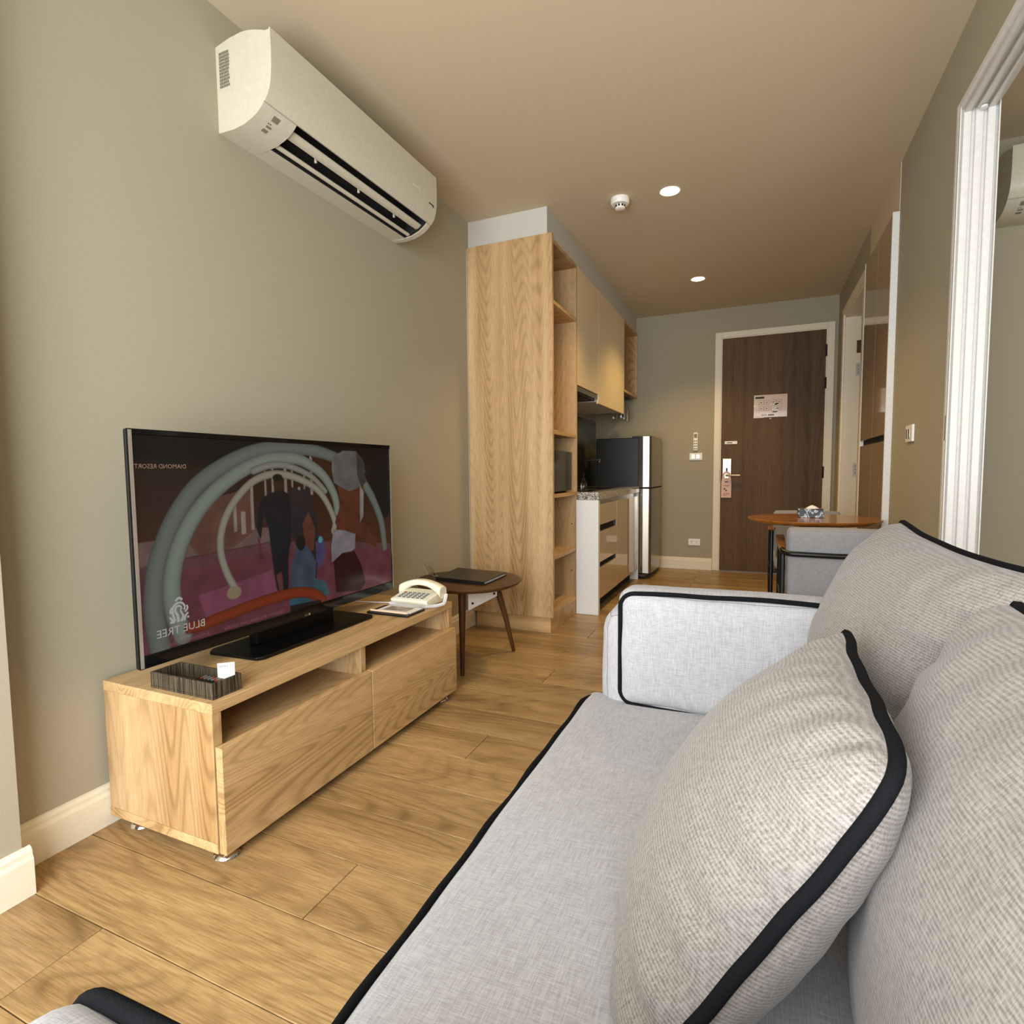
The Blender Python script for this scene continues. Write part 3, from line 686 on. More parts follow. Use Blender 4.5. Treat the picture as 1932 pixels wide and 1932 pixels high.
ribbon([(-.004,-.030),(-.010,-.016),(-.004,-.002),(-.002,-.001)], .0034, .0016)
ribbon([(.013,-.026),(.019,-.006),(.018,.012),(.006,.022),(-.008,.021),(-.016,.010),(-.014,.0)], .0032, .0026)
ribbon([(-.010,.029),(0,.036),(.010,.029)], .0030, .0030)
ribbon([(-.013,-.030),(-.018,-.016),(-.026,-.010)], .0034, .0028); ribbon([(-.016,-.006),(-.024,.002),(-.022,.012)], .0030, .0024)
ribbon([(.016,-.030),(.024,-.018),(.029,-.012)], .0030, .0026); ribbon([(.024,-.004),(.026,.004),(.021,.014)], .0030, .0022); ribbon([(-.022,-.022),(-.028,-.022)], .003, .003); ribbon([(.020,-.028),(.028,-.026)], .003, .003)
obj('emblem', em, M['scr_white'], scr)
obj('brand_mark', text_mesh('LG', .011, lambda u, v_: (.2062, 1.497-u, .4775+v_)), M['silver'], tv)
obj('brand_mark', MB().tube([(.2058, 1.513, .4775), (.2062, 1.513, .4775)], .0045, 12), M['silver'], tv)

# ------------------------------------------------------------------ tray with remotes and card
Zs = .4134
tr = thing('remote_tray', 'dark streaked tray on the near end of the television stand', 'tray', (.31, .985, Zs))
tw = MB().box(.192, .426, .948, 1.034, Zs, Zs+.006)
obj('tray_bottom', tw, M['tray'], tr)
for a in ((.192,.426,.948,.954,Zs+.0062,Zs+.042),(.192,.426,1.028,1.034,Zs+.0062,Zs+.042),(.192,.198,.9542,1.0278,Zs+.0062,Zs+.042),(.420,.426,.9542,1.0278,Zs+.0062,Zs+.042)):
    obj('tray_wall', B(*a), M['tray'], tr, bevel=.001)
def remote(name, label, x0, x1, y0, y1, z, mat, keymat, rows, extra):
    t = thing(name, label, 'remote control', ((x0+x1)/2, (y0+y1)/2, z), 0)
    b = obj('shell', B(x0, x1, y0, y1, z, z+.016), mat, t, bevel=.004)
    for i in range(rows):
        for j in range(3):
            xx = x0+.012+i*(x1-x0-.03)/max(1, rows-1); yy = y0+.008+j*(y1-y0-.022)/2
            obj('key', B(xx, xx+.007, yy, yy+.006, z+.0161, z+.0182), keymat if (i+j) % 4 else extra, b)
    return t
remote('remote_control', 'white-keyed black remote lying at the wall end of the tray', .202, .31, .958, .990, Zs+.007, M['black'], M['paper'], 8, M['key_grey'])
remote('remote_control', 'black remote with coloured keys under the white card', .30, .412, .992, 1.026, Zs+.007, M['black'], M['key_grey'], 7, M['red'])
cd = tag(obj('channel_card', MB().prism([(.352, .422), (.416, .422), (.416, .487), (.352, .474)], 1, 1.0222, 1.0229), M['paper']), 'small white card propped up in the tray', 'card')
cd.location = (0, -.0, 0)
obj('lettering', text_mesh('TV CHANNEL', .0098, lambda u, v_: (.384-u, 1.0217, .4715-u*.20+v_)), M['ink'], cd)

# ------------------------------------------------------------------ telephone
ph = thing('telephone', 'ivory desk telephone with a coiled white cord', 'telephone', (.33, 2.02, Zs))
pb = MB().prism([(1.965, Zs+.004), (2.088, Zs+.004), (2.095, Zs+.048), (2.075, Zs+.053), (1.955, Zs+.032), (1.95, Zs+.025)], 0, .235, .415)
# a wedge whose keypad slopes towards the front
obj('base', pb, M['ivory'], ph, bevel=.006)
def padz(y): return Zs+.032+(y-1.955)*.175
kp = obj('keypad_panel', MB().add([(.25,1.962,padz(1.962)+.0006),(.40,1.962,padz(1.962)+.0006),(.40,2.03,padz(2.03)+.0006),(.25,2.03,padz(2.03)+.0006),(.25,1.962,padz(1.962)+.0018),(.40,1.962,padz(1.962)+.0018),(.40,2.03,padz(2.03)+.0018),(.25,2.03,padz(2.03)+.0018)], [(0,3,2,1),(4,5,6,7),(0,1,5,4),(1,2,6,5),(2,3,7,6),(3,0,4,7)]), M['white'], ph)
for i in range(6):
    for j in range(4):
        x_, y_ = .262+i*.0225, 1.966+j*.016
        obj('key', B(x_, x_+.014, y_, y_+.009, padz(y_+.004)+.0012, padz(y_+.004)+.0052), M['red'] if (i, j) == (0, 3) else M['key_grey'], kp, bevel=.001, seg=1)
# handset lying across the back, arching
pts = []
for i in range(19):
    f = i/18; x_ = .222+f*.215; pts.append((x_, 2.062-.012*f, Zs+.064+.024*math.sin(math.pi*f)))
hs = MB(); n_ = 19; sec = 14; vs_ = []
for i, p in enumerate(pts):
    f = i/18; thick = .013+.012*(abs(2*f-1)**3); wid = .022+.006*abs(2*f-1)**2; drop = .014*(abs(2*f-1)**4)
    for j in range(sec):
        a = 2*math.pi*j/sec; cx_, sz_ = math.cos(a), math.sin(a); sq = lambda q: math.copysign(abs(q)**.6, q)
        vs_.append((p[0], p[1]+wid*sq(cx_), p[2]-drop+thick*sq(sz_)))
hs.v = vs_; hs.f = [(i*sec+j, i*sec+(j+1) % sec, (i+1)*sec+(j+1) % sec, (i+1)*sec+j) for i in range(n_-1) for j in range(sec)]+[tuple(range(sec)), tuple(range((n_-1)*sec, n_*sec))]
obj('handset', hs, M['ivory'], ph, smooth=True)
co = []
path = smooth_line([(.445, 2.06), (.452, 2.02), (.437, 1.975), (.40, 1.948), (.34, 1.942), (.28, 1.944), (.232, 1.955)], 60)
for i, (x_, y_) in enumerate(path):
    a = i*2*math.pi/7; a2, b2 = path[max(0, i-1)], path[min(len(path)-1, i+1)]; dx, dy = b2[0]-a2[0], b2[1]-a2[1]; l_ = math.hypot(dx, dy)
    zc = Zs+.0088+(max(0, .03-.03*i/50))
    co.append((x_-dy/l_*.006*math.cos(a), y_+dx/l_*.006*math.cos(a), zc+.006*math.sin(a)))
obj('coiled_cord', MB().tube(co, .0019, 6), M['cord'], ph, smooth=True)
obj('line_cord', MB().tube([(.245, 1.998, Zs+.006), (.21, 1.985, Zs+.003), (.16, 1.97, Zs+.003), (.10, 1.955, Zs+.003), (.05, 1.95, Zs+.003)], .0022, 6), M['cord'], ph, smooth=True)

# ------------------------------------------------------------------ notepad folder and pencil
nf = thing('notepad_folder', 'black leatherette notepad folder beside the telephone', 'folder', (.325, 1.865, Zs))
obj('cover', B(.228, .424, 1.80, 1.925, Zs, Zs+.008), M['leatherette'], nf, bevel=.002)
pa = obj('note_paper', B(.252, .415, 1.835, 1.922, Zs+.0082, Zs+.0098), M['paper'], nf)
obj('printed_picture', B(.272, .385, 1.848, 1.912, Zs+.0099, Zs+.0103), M['photo_print'], pa)
tag(obj('pencil', MB().tube([(.238, 1.815, Zs+.0125), (.405, 1.815, Zs+.0125), (.418, 1.815, Zs+.0125)], [.004, .004, .0006], 6), plain('pale_pencil_wood', (232, 202, 168), .5)), 'pale pencil lying on the black notepad folder', 'pencil')

# ------------------------------------------------------------------ round side table, binder, acrylic holder
cx_, cy_ = .318, 2.50; zt = .433
sd_ = thing('side_table', 'low round dark walnut side table with three legs', 'table', (cx_, cy_, 0))
obj('table_top', MB().lathe([(.0001, zt-.026), (.235, zt-.026), (.262, zt-.014), (.270, zt-.006), (.270, zt-.002), (.267, zt), (.0001, zt)], (cx_, cy_, 0), 64), M['walnut'], sd_, smooth=True)
for (fx, fy), (tx, ty) in (((.374, 2.322), (.352, 2.37)), ((.455, 2.755), (.405, 2.66)), ((.095, 2.46), (.16, 2.48))):
    lg = obj('leg', MB().tube([(fx, fy, .0008), (fx+(tx-fx)*.5, fy+(ty-fy)*.5, .2), (tx, ty, .36), (tx, ty, .4065)], [.010, .0145, .019, .022], 12), M['walnut_v'], sd_, smooth=True)
    v_ = Vector((cx_-tx, cy_-ty, 0)).normalized(); pnt = Vector((tx, ty, .385))
    obj('corner_brace', MB().tube([pnt+v_*.012, pnt+v_*.05], [.02, .012], 8), M['walnut_v'], lg, smooth=True)
hub = MB()
v1, v2 = Vector((.37, 2.40, 0)), Vector((.43, 2.60, 0)); d_ = (v2-v1).normalized(); nrm = Vector((-d_.y, d_.x, 0))*.0015
P_ = [v1+Vector((0,0,z)) for z in (.30, .405)]+[v2+Vector((0,0,z)) for z in (.405, .335)]
hub.add([p+nrm for p in P_]+[p-nrm for p in P_], [(0,1,2,3), (7,6,5,4)]+[(i, i+4, (i+1) % 4+4, (i+1) % 4) for i in range(4)])
br = obj('metal_bracket', hub, M['white'], sd_)
for f_, z_ in ((.12, .33), (.88, .352), (.88, .388)):
    c_ = v1+(v2-v1)*f_; obj('bolt', MB().tube([c_-Vector((-d_.y, d_.x, 0))*.006+Vector((0,0,z_)), c_-Vector((-d_.y, d_.x, 0))*.0018+Vector((0,0,z_))], .006, 10), M['black'], br)
bd = thing('binder', 'black leatherette ring binder on the round side table', 'binder', (.31, 2.55, zt))
corners = [(.185, 2.405), (.468, 2.378), (.462, 2.655), (.15, 2.695)]
mb = MB().prism(corners, 2, zt+.0005, zt+.004); obj('back_cover', mb, M['leatherette'], bd)
ins = [(.20, 2.435), (.460, 2.405), (.455, 2.645), (.165, 2.68)]
obj('pages', MB().prism(ins, 2, zt+.0042, zt+.015), M['paper'], bd)
obj('spine', MB().prism([(.185, 2.405), (.468, 2.378), (.468, 2.381), (.185, 2.408)], 2, zt+.0042, zt+.015), M['leatherette'], bd)
obj('front_cover', MB().prism(corners, 2, zt+.0152, zt+.019), M['leatherette'], bd, bevel=.001)
ah = tag(obj('card_holder', MB().add([(.05,2.545,zt+.001),(.145,2.47,zt+.001),(.148,2.474,zt+.001),(.053,2.549,zt+.001),(.028,2.53,zt+.055),(.123,2.455,zt+.055),(.126,2.459,zt+.055),(.031,2.534,zt+.055)], [(0,3,2,1),(4,5,6,7),(0,1,5,4),(1,2,6,5),(2,3,7,6),(3,0,4,7)]), M['clear']), 'small clear acrylic card holder on the round side table', 'card holder')
obj('foot_ledge', MB().add([(.05,2.545,zt+.0006),(.145,2.47,zt+.0006),(.165,2.496,zt+.0006),(.07,2.571,zt+.0006),(.05,2.545,zt+.0009),(.145,2.47,zt+.0009),(.165,2.496,zt+.0009),(.07,2.571,zt+.0009)], [(0,3,2,1),(4,5,6,7),(0,1,5,4),(1,2,6,5),(2,3,7,6),(3,0,4,7)]), M['clear'], ah)

# ------------------------------------------------------------------ kitchen: tall shelf unit
tc_ = thing('tall_shelf_unit', 'tall ash-wood open shelf unit at the kitchen end', 'shelf unit', (.28, 3.42, 0))
obj('side_panel', B(.003, .552, 3.132, 3.158, .098, 2.340), M['oak_v'], tc_, bevel=.0012)
obj('side_panel', B(.02, .530, 3.672, 3.696, .098, 2.340), M['oak_v'], tc_, bevel=.0012)
obj('top_panel', B(.02, .530, 3.1585, 3.6715, 2.316, 2.340), M['oak_x'], tc_, bevel=.001)
obj('back_panel', B(.006, .018, 3.1585, 3.695, .10, 2.338), M['oak_v'], tc_)
for z_ in (1.968, 1.200, .815, .436, .098):
    obj('shelf', B(.02, .530, 3.1585, 3.6715, z_, z_+.022), M['oak_y'], tc_, bevel=.001)
obj('plinth', MB().box(.03, .530, 3.146, 3.158, .001, .0975).box(.518, .530, 3.1585, 3.694, .001, .0975), M['oak_x'], tc_)
for z_ in (.62, .30): obj('shelf_peg', MB().tube([(.50, 3.6715, z_), (.50, 3.664, z_)], .004, 8), M['chrome'], tc_)
obj('scribe_strip', B(.0005, .0028, 3.126, 3.131, .12, 2.33), M['white_paint'], tc_)
mw = thing('microwave', 'black microwave oven inside the tall shelf unit', 'microwave', (.32, 3.42, .838))
obj('cabinet', B(.12, .490, 3.175, 3.640, .846, 1.108), M['black'], mw, bevel=.004)
dr = obj('door', B(.4905, .508, 3.177, 3.53, .849, 1.105), M['black_gloss'], mw, bevel=.003)
obj('window', B(.5082, .5088, 3.20, 3.50, .875, 1.08), M['black_gloss'], dr)
obj('control_panel', B(.4905, .508, 3.532, 3.638, .849, 1.105), M['black_gloss'], mw, bevel=.003)
for y_ in (3.20, 3.61): obj('foot', B(.44, .47, y_, y_+.02, .8375, .8458), M['black'], mw)
wd = thing('wooden_napkin_stand', 'small pale wooden stand on the shelf above the microwave', 'napkin holder', (.47, 3.33, 1.222))
obj('foot', B(.44, .50, 3.24, 3.38, 1.2224, 1.234), plain('pale_wood', (214, 170, 116), .5), wd, bevel=.002)
obj('upright', MB().prism([(3.25, 1.2344), (3.34, 1.2344), (3.31, 1.25), (3.28, 1.262), (3.25, 1.275)], 0, .462, .474), bpy.data.materials['pale_wood'], wd)
kt = thing('kettle', 'dark electric kettle on the lower shelf of the tall unit', 'kettle', (.40, 3.40, .4585))
obj('body', MB().lathe([(.0001, .012), (.072, .012), (.075, .03), (.062, .15), (.055, .185), (.05, .192), (.0001, .197)], (.38, 3.37, .4585), 28), M['black_gloss'], kt, smooth=True)
obj('base', MB().lathe([(.0001, .0006), (.08, .0006), (.08, .010), (.07, .0118), (.0001, .0118)], (.38, 3.37, .4585), 28), M['black'], kt, smooth=True)
obj('handle', MB().tube([(.38, 3.425, .64), (.38, 3.47, .645), (.38, 3.48, .60), (.38, 3.47, .53), (.38, 3.447, .50)], .009, 8), M['black'], kt, smooth=True)

# base cabinet
bc = thing('base_cabinet', 'glossy beige kitchen base cabinet with white end panels', 'cabinet', (.4, 4.36, 0))
obj('end_panel', B(.5325, .687, 3.660, 3.6995, .001, .783), M['white_lam'], bc, bevel=.0015)
obj('end_panel', B(.110, .687, 5.030, 5.052, .001, .783), M['white_lam'], bc, bevel=.0015)
obj('carcass', B(.110, .655, 3.70, 5.0295, .10, .782), M['white_lam'], bc)
obj('plinth', B(.58, .615, 3.70, 5.0295, .001, .0995), M['dark'], bc)
obj('finger_rail', B(.6555, .662, 3.70, 5.0295, .735, .782), M['steel'], bc)
for za_, zb_ in ((.612, .752), (.356, .566), (.104, .318)):
    dw = obj('drawer', B(.664, .684, 3.7005, 4.206, za_, zb_), M['gloss_beige'], bc, bevel=.0015)
for za_, zb_ in ((.567, .611), (.319, .355)):
    obj('pull_channel', B(.6555, .664, 3.701, 4.205, za_, zb_), M['dark'], bc)
    obj('channel_cap', B(.6645, .680, 4.190, 4.2055, za_+.002, zb_-.002), M['chrome'], bc)
for ya_, yb_ in ((4.210, 4.80), (4.804, 5.029)):
    obj('door', B(.664, .684, ya_, yb_, .104, .752), M['gloss_beige'], bc, bevel=.0015)
ct = thing('countertop', 'speckled grey granite kitchen countertop', 'countertop', (.4, 4.36, .784))
obj('slab', MB().box(.101, .548, 3.70, 5.055, .784, .835).box(.5482, .690, 3.658, 5.055, .784, .835), M['granite'], ct, bevel=.002)
hb = thing('hob', 'black glass hob set on the granite countertop', 'hob', (.38, 3.98, .8355))
obj('glass_plate', B(.16, .62, 3.74, 4.20, .8356, .842), M['black_gloss'], hb, bevel=.002)
for x_, y_ in ((.29, 3.86), (.49, 3.86), (.29, 4.08), (.49, 4.08)):
    obj('burner_ring', MB().lathe([(.066, .0002), (.066, .0006), (.07, .0006), (.07, .0002)], (x_, y_, .842), 32), M['key_grey'], hb)
sk = thing('sink', 'black sink sunk into the granite countertop', 'sink', (.38, 4.55, .836))
obj('rim', MB().box(.17, .60, 4.32, 4.345, .8354, .840).box(.17, .60, 4.775, 4.80, .8354, .840).box(.17, .195, 4.3455, 4.7745, .8354, .840).box(.575, .60, 4.3455, 4.7745, .8354, .840), M['black'], sk, bevel=.002)
obj('bowl', B(.196, .574, 4.346, 4.774, .8353, .8362), M['black_gloss'], sk)
fc = thing('faucet', 'black kitchen faucet with a long flat spout', 'faucet', (.14, 4.25, .8355))
obj('column', MB().tube([(.145, 4.25, .836), (.145, 4.25, 1.062)], .014, 14), M['black'], fc, smooth=True)
obj('spout', B(.135, .545, 4.238, 4.262, 1.054, 1.070), M['black'], fc, bevel=.003)
obj('nozzle_tip', MB().tube([(.535, 4.25, 1.0535), (.535, 4.25, 1.044)], .008, 10), M['chrome'], fc)
obj('lever', MB().tube([(.146, 4.264, .93), (.15, 4.30, .945)], .006, 8), M['black'], fc)
sb = thing('soap_bottle', 'small dark soap bottle by the kitchen backsplash', 'bottle', (.40, 4.29, .8355))
obj('bottle', MB().lathe([(.0001, .0008), (.022, .0008), (.024, .006), (.024, .055), (.012, .072), (.010, .085), (.0001, .086)], (.41, 4.26, .8355), 18), M['glass'], sb, smooth=True)
obj('pump', MB().tube([(.41, 4.26, .922), (.41, 4.26, .965), (.43, 4.255, .968)], .004, 8), M['black'], sb, smooth=True)

# wall cabinets
w1 = thing('wall_cabinet', 'cream wall cabinet above the range hood', 'cabinet', (.3, 3.98, 1.56), 0, 'cream kitchen wall cabinets')
obj('carcass', B(.101, .505, 3.6985, 4.260, 1.58, 2.340), M['white_lam'], w1)
obj('door', B(.508, .528, 3.700, 4.2605, 1.560, 2.338), M['matte_beige'], w1, bevel=.0015)
w2 = thing('wall_cabinet', 'wider cream wall cabinet between hood and open cubby', 'cabinet', (.3, 4.70, 1.495), 0, 'cream kitchen wall cabinets')
obj('carcass', B(.101, .505, 4.2625, 5.148, 1.508, 2.340), M['white_lam'], w2)
obj('door', B(.508, .528, 4.2635, 5.150, 1.493, 2.338), M['matte_beige'], w2, bevel=.0015)
hd = thing('range_hood', 'slim dark range hood under the cream wall cabinet', 'range hood', (.3, 3.98, 1.49))
obj('housing', B(.12, .50, 3.71, 4.255, 1.512, 1.5795), M['black'], hd, bevel=.003)
obj('front_trim', B(.5005, .522, 3.72, 4.25, 1.522, 1.556), M['steel'], hd, bevel=.002)
obj('filter', B(.16, .47, 3.75, 4.22, 1.508, 1.5118), M['steel'], hd)
os_ = thing('open_cubby', 'small dark-lit ash-wood open cubby at the far kitchen corner', 'shelf', (.3, 5.46, 1.70))
obj('side_panel', B(.101, .528, 5.152, 5.172, 1.70, 2.340), M['oak_v'], os_, bevel=.001)
obj('side_panel', B(.101, .528, 5.748, 5.768, 1.70, 2.340), M['oak_v'], os_, bevel=.001)
obj('top_panel', B(.101, .528, 5.1725, 5.7475, 2.318, 2.340), M['oak_y'], os_, bevel=.001)
obj('bottom_panel', B(.101, .528, 5.1725, 5.7475, 1.70, 1.722), M['oak_y'], os_, bevel=.001)
obj('back_panel', B(.1012, .112, 5.1725, 5.7475, 1.7225, 2.3175), M['oak_v'], os_)
gr_ = thing('glass_rack', 'dark wire stemware rack under the open cubby', 'rack', (.35, 5.45, 1.69))
for y_ in (5.26, 5.33, 5.40, 5.47, 5.54, 5.61):
    obj('rail', MB().tube([(.16, y_, 1.6995), (.16, y_, 1.678), (.50, y_, 1.678), (.515, y_, 1.685), (.515, y_, 1.6995)], .003, 8), M['black_metal'], gr_, smooth=True)
for i, (x_, y_, lab) in enumerate(((.47, 5.295, 'hanging wine glass nearest the cream wall cabinet'), (.47, 5.435, 'middle hanging wine glass under the open cubby'), (.47, 5.575, 'hanging wine glass closest to the far wall'), (.38, 5.365, 'wine glass hanging behind the front row of glasses'))):
    g = thing('wine_glass', lab, 'wine glass', (x_, y_, 1.46), 0, 'wine glasses hanging under the cubby')
    obj('foot', MB().lathe([(.0001, 1.684), (.031, 1.683), (.032, 1.685), (.0001, 1.688)], (x_, y_, 0), 20), M['glass'], g, smooth=True)
    obj('stem', MB().tube([(x_, y_, 1.6835), (x_, y_, 1.60)], .0035, 8), M['glass'], g, smooth=True)
    obj('bowl', MB().lathe([(.0004, 1.5995), (.02, 1.592), (.034, 1.565), (.037, 1.53), (.032, 1.47), (.0305, 1.47), (.0355, 1.53), (.0325, 1.564), (.019, 1.5905), (.0004, 1.5975)], (x_, y_, 0), 24), M['glass'], g, smooth=True)

# refrigerator
rf = thing('refrigerator', 'two-door refrigerator with black sides and steel doors', 'refrigerator', (.54, 5.37, 0))
obj('body', B(.29, .675, 5.075, 5.695, .045, 1.272), M['fridge_black'], rf, bevel=.006)
obj('hinge_cover', B(.62, .70, 5.078, 5.14, 1.2725, 1.287), M['black'], rf, bevel=.002)
def fdoor(z0, z1, nm):
    pr_ = [(.681, 5.070), (.720, 5.066), (.775, 5.073), (.790, 5.10), (.796, 5.20), (.799, 5.38), (.796, 5.56), (.790, 5.66), (.775, 5.692), (.720, 5.699), (.681, 5.695)]
    d = obj(nm, MB().prism(pr_, 2, z0, z1), M['steel'], rf, bevel=.004)
    obj('edge_trim', B(.676, .6808, 5.072, 5.695, z0+.004, z1-.004), M['black'], d)
    return d
fd = fdoor(.828, 1.284, 'freezer_door'); rd = fdoor(.052, .818, 'lower_door')
obj('door_cap', MB().prism([(.722, 5.0620), (.770, 5.0655), (.770, 5.067), (.722, 5.0645)], 2, .835, 1.278), M['steel'], fd)
obj('door_cap', MB().prism([(.722, 5.0620), (.770, 5.0655), (.770, 5.067), (.722, 5.0645)], 2, .058, .812), M['silver'], rd)
obj('handle_groove', B(.684, .790, 5.072, 5.692, .8185, .8275), M['dark'], rf)
obj('kick_plate', B(.45, .74, 5.09, 5.68, .012, .0445), M['black'], rf, bevel=.003)
for y_ in (5.10, 5.64):
    obj('foot', MB().lathe([(.0001, .0006), (.018, .0006), (.018, .0116), (.0001, .0116)], (.70, y_, 0), 14), M['black'], rf)
    obj('foot', MB().lathe([(.0001, .0006), (.018, .0006), (.018, .0445), (.0001, .0445)], (.33, y_, 0), 14), M['black'], rf)
obj('hinge_plate', B(.66, .745, 5.06, 5.085, .040, .0448), M['chrome'], rf)

# ------------------------------------------------------------------ built-in wardrobe on the right
wb = thing('wardrobe', 'glossy taupe built-in wardrobe beyond the light switch', 'wardrobe', (2.33, 3.855, 0))
obj('side_panel', B(2.255, W+.10, 3.4535, 3.470, .001, 2.262), M['white_lam'], wb, bevel=.001)
obj('side_panel', B(2.255, W+.10, 4.238, 4.2545, .001, 2.262), M['white_lam'], wb, bevel=.001)
obj('carcass', B(2.280, W+.10, 3.4705, 4.2375, .08, 2.260), M['white_lam'], wb)
obj('plinth', B(2.275, 2.2798, 3.4705, 4.2375, .001, .0795), M['dark'], wb)
for ya_, yb_ in ((3.472, 3.826), (3.830, 4.2365)):
    obj('upper_door', B(2.257, 2.2755, ya_, yb_, 1.152, 2.258), M['gloss_taupe'], wb, bevel=.0015)
    obj('lower_door', B(2.257, 2.2755, ya_, yb_, .084, 1.118), M['gloss_taupe'], wb, bevel=.0015)
obj('pull_channel', B(2.276, 2.2798, 3.472, 4.2365, 1.1185, 1.1515), M['dark'], wb)

# ------------------------------------------------------------------ wall plates
def plate(name, label, cat, mk): 
    t = thing(name, label, cat, mk); return t
ls = thing('light_switch', 'white light switch on the right wall by the partition', 'light switch', (W-.004, 3.045, 1.13))
obj('plate', B(W-.010, W-.0005, 2.985, 3.105, 1.093, 1.168), M['white'], ls, bevel=.002)
for y_ in (3.02, 3.055): obj('rocker', B(W-.014, W-.0102, y_, y_+.024, 1.108, 1.15), M['chrome'], ls, bevel=.002)
so = thing('power_outlet', 'white double power outlet low beside the entry door', 'power outlet', (1.0965, D-.004, .27))
po = obj('plate', B(1.041, 1.152, D-.009, D-.0005, .238, .303), M['white'], so, bevel=.002)
for x_ in (1.072, 1.118): obj('socket', MB().box(x_-.008, x_-.004, D-.0105, D-.0092, .272, .282).box(x_+.004, x_+.008, D-.0105, D-.0092, .272, .282).tube([(x_, D-.0105, .262), (x_, D-.0092, .262)], .003, 8), M['ink'], po)
sw = thing('wall_control_plate', 'white switch plate below the remote on the far wall', 'switch plate', (1.10, D-.004, 1.11))
so2 = obj('plate', B(1.041, 1.160, D-.010, D-.0005, 1.076, 1.145), M['white'], sw, bevel=.002)
for x_ in (1.058, 1.103): obj('rocker', B(x_, x_+.036, D-.0135, D-.0102, 1.088, 1.133), M['silver'], so2, bevel=.002)
rc = thing('aircon_remote', 'white remote control hanging on the far wall', 'remote control', (1.097, D-.012, 1.168))
rs = obj('shell', B(1.076, 1.118, D-.022, D-.0005, 1.168, 1.342), M['ivory'], rc, bevel=.005)
obj('display', B(1.083, 1.111, D-.0232, D-.0222, 1.29, 1.33), M['ac_mark'], rs)
for i in range(4):
    for j in range(2): obj('key', B(1.083+j*.016, 1.095+j*.016, D-.0236, D-.0222, 1.18+i*.025, 1.192+i*.025), M['key_grey'], rs)

# ------------------------------------------------------------------ dining table, tissue box, chairs
tx, ty, tz = 1.9315, 3.402, .714
dt = thing('dining_table', 'round amber wood dining table on a black pedestal', 'table', (tx, ty, 0))
obj('table_top', MB().lathe([(.0001, tz-.026), (.27, tz-.026), (.305, tz-.018), (.318, tz-.009), (.320, tz-.004), (.317, tz), (.0001, tz)], (tx, ty, 0), 72), M['table_wood'], dt, smooth=True)
obj('mounting_plate', B(tx-.14, tx+.14, ty-.14, ty+.14, tz-.034, tz-.0265), M['black_metal'], dt)
obj('pedestal', MB().prism([(tx-.065, ty-.065), (tx+.065, ty-.065), (tx+.065, ty+.065), (tx-.065, ty+.065)], 2, .021, tz-.0345), M['black_metal'], dt, bevel=.004)
obj('foot_plate', MB().lathe([(.0001, .0008), (.22, .0008), (.22, .012), (.20, .020), (.0001, .020)], (tx, ty, 0), 40), M['black_metal'], dt, smooth=True)
tb_ = thing('tissue_box', 'black and white marbled tissue box on the dining table', 'tissue box', (1.925, 3.44, tz))
obj('box', B(1.862, 1.985, 3.40, 3.50, tz+.0005, tz+.048), M['marble'], tb_, bevel=.002)
tm = MB(); n_ = 9
for i in range(n_):
    for j in range(n_):
        u, v_ = i/(n_-1)-.5, j/(n_-1)-.5; hgt = max(0, 1-(2*abs(u))**1.5)*max(0, 1-(2*abs(v_))**2)
        tm.v.append((1.932+u*.065, 3.445+v_*.045, tz+.0483+.018*hgt+.004*noise.noise(Vector((u*9, v_*9, 1)))*(hgt > 0)))
tm.f = [(i*n_+j, (i+1)*n_+j, (i+1)*n_+j+1, i*n_+j+1) for i in range(n_-1) for j in range(n_-1)]
obj('tissue', tm, M['paper'], tb_, smooth=True)

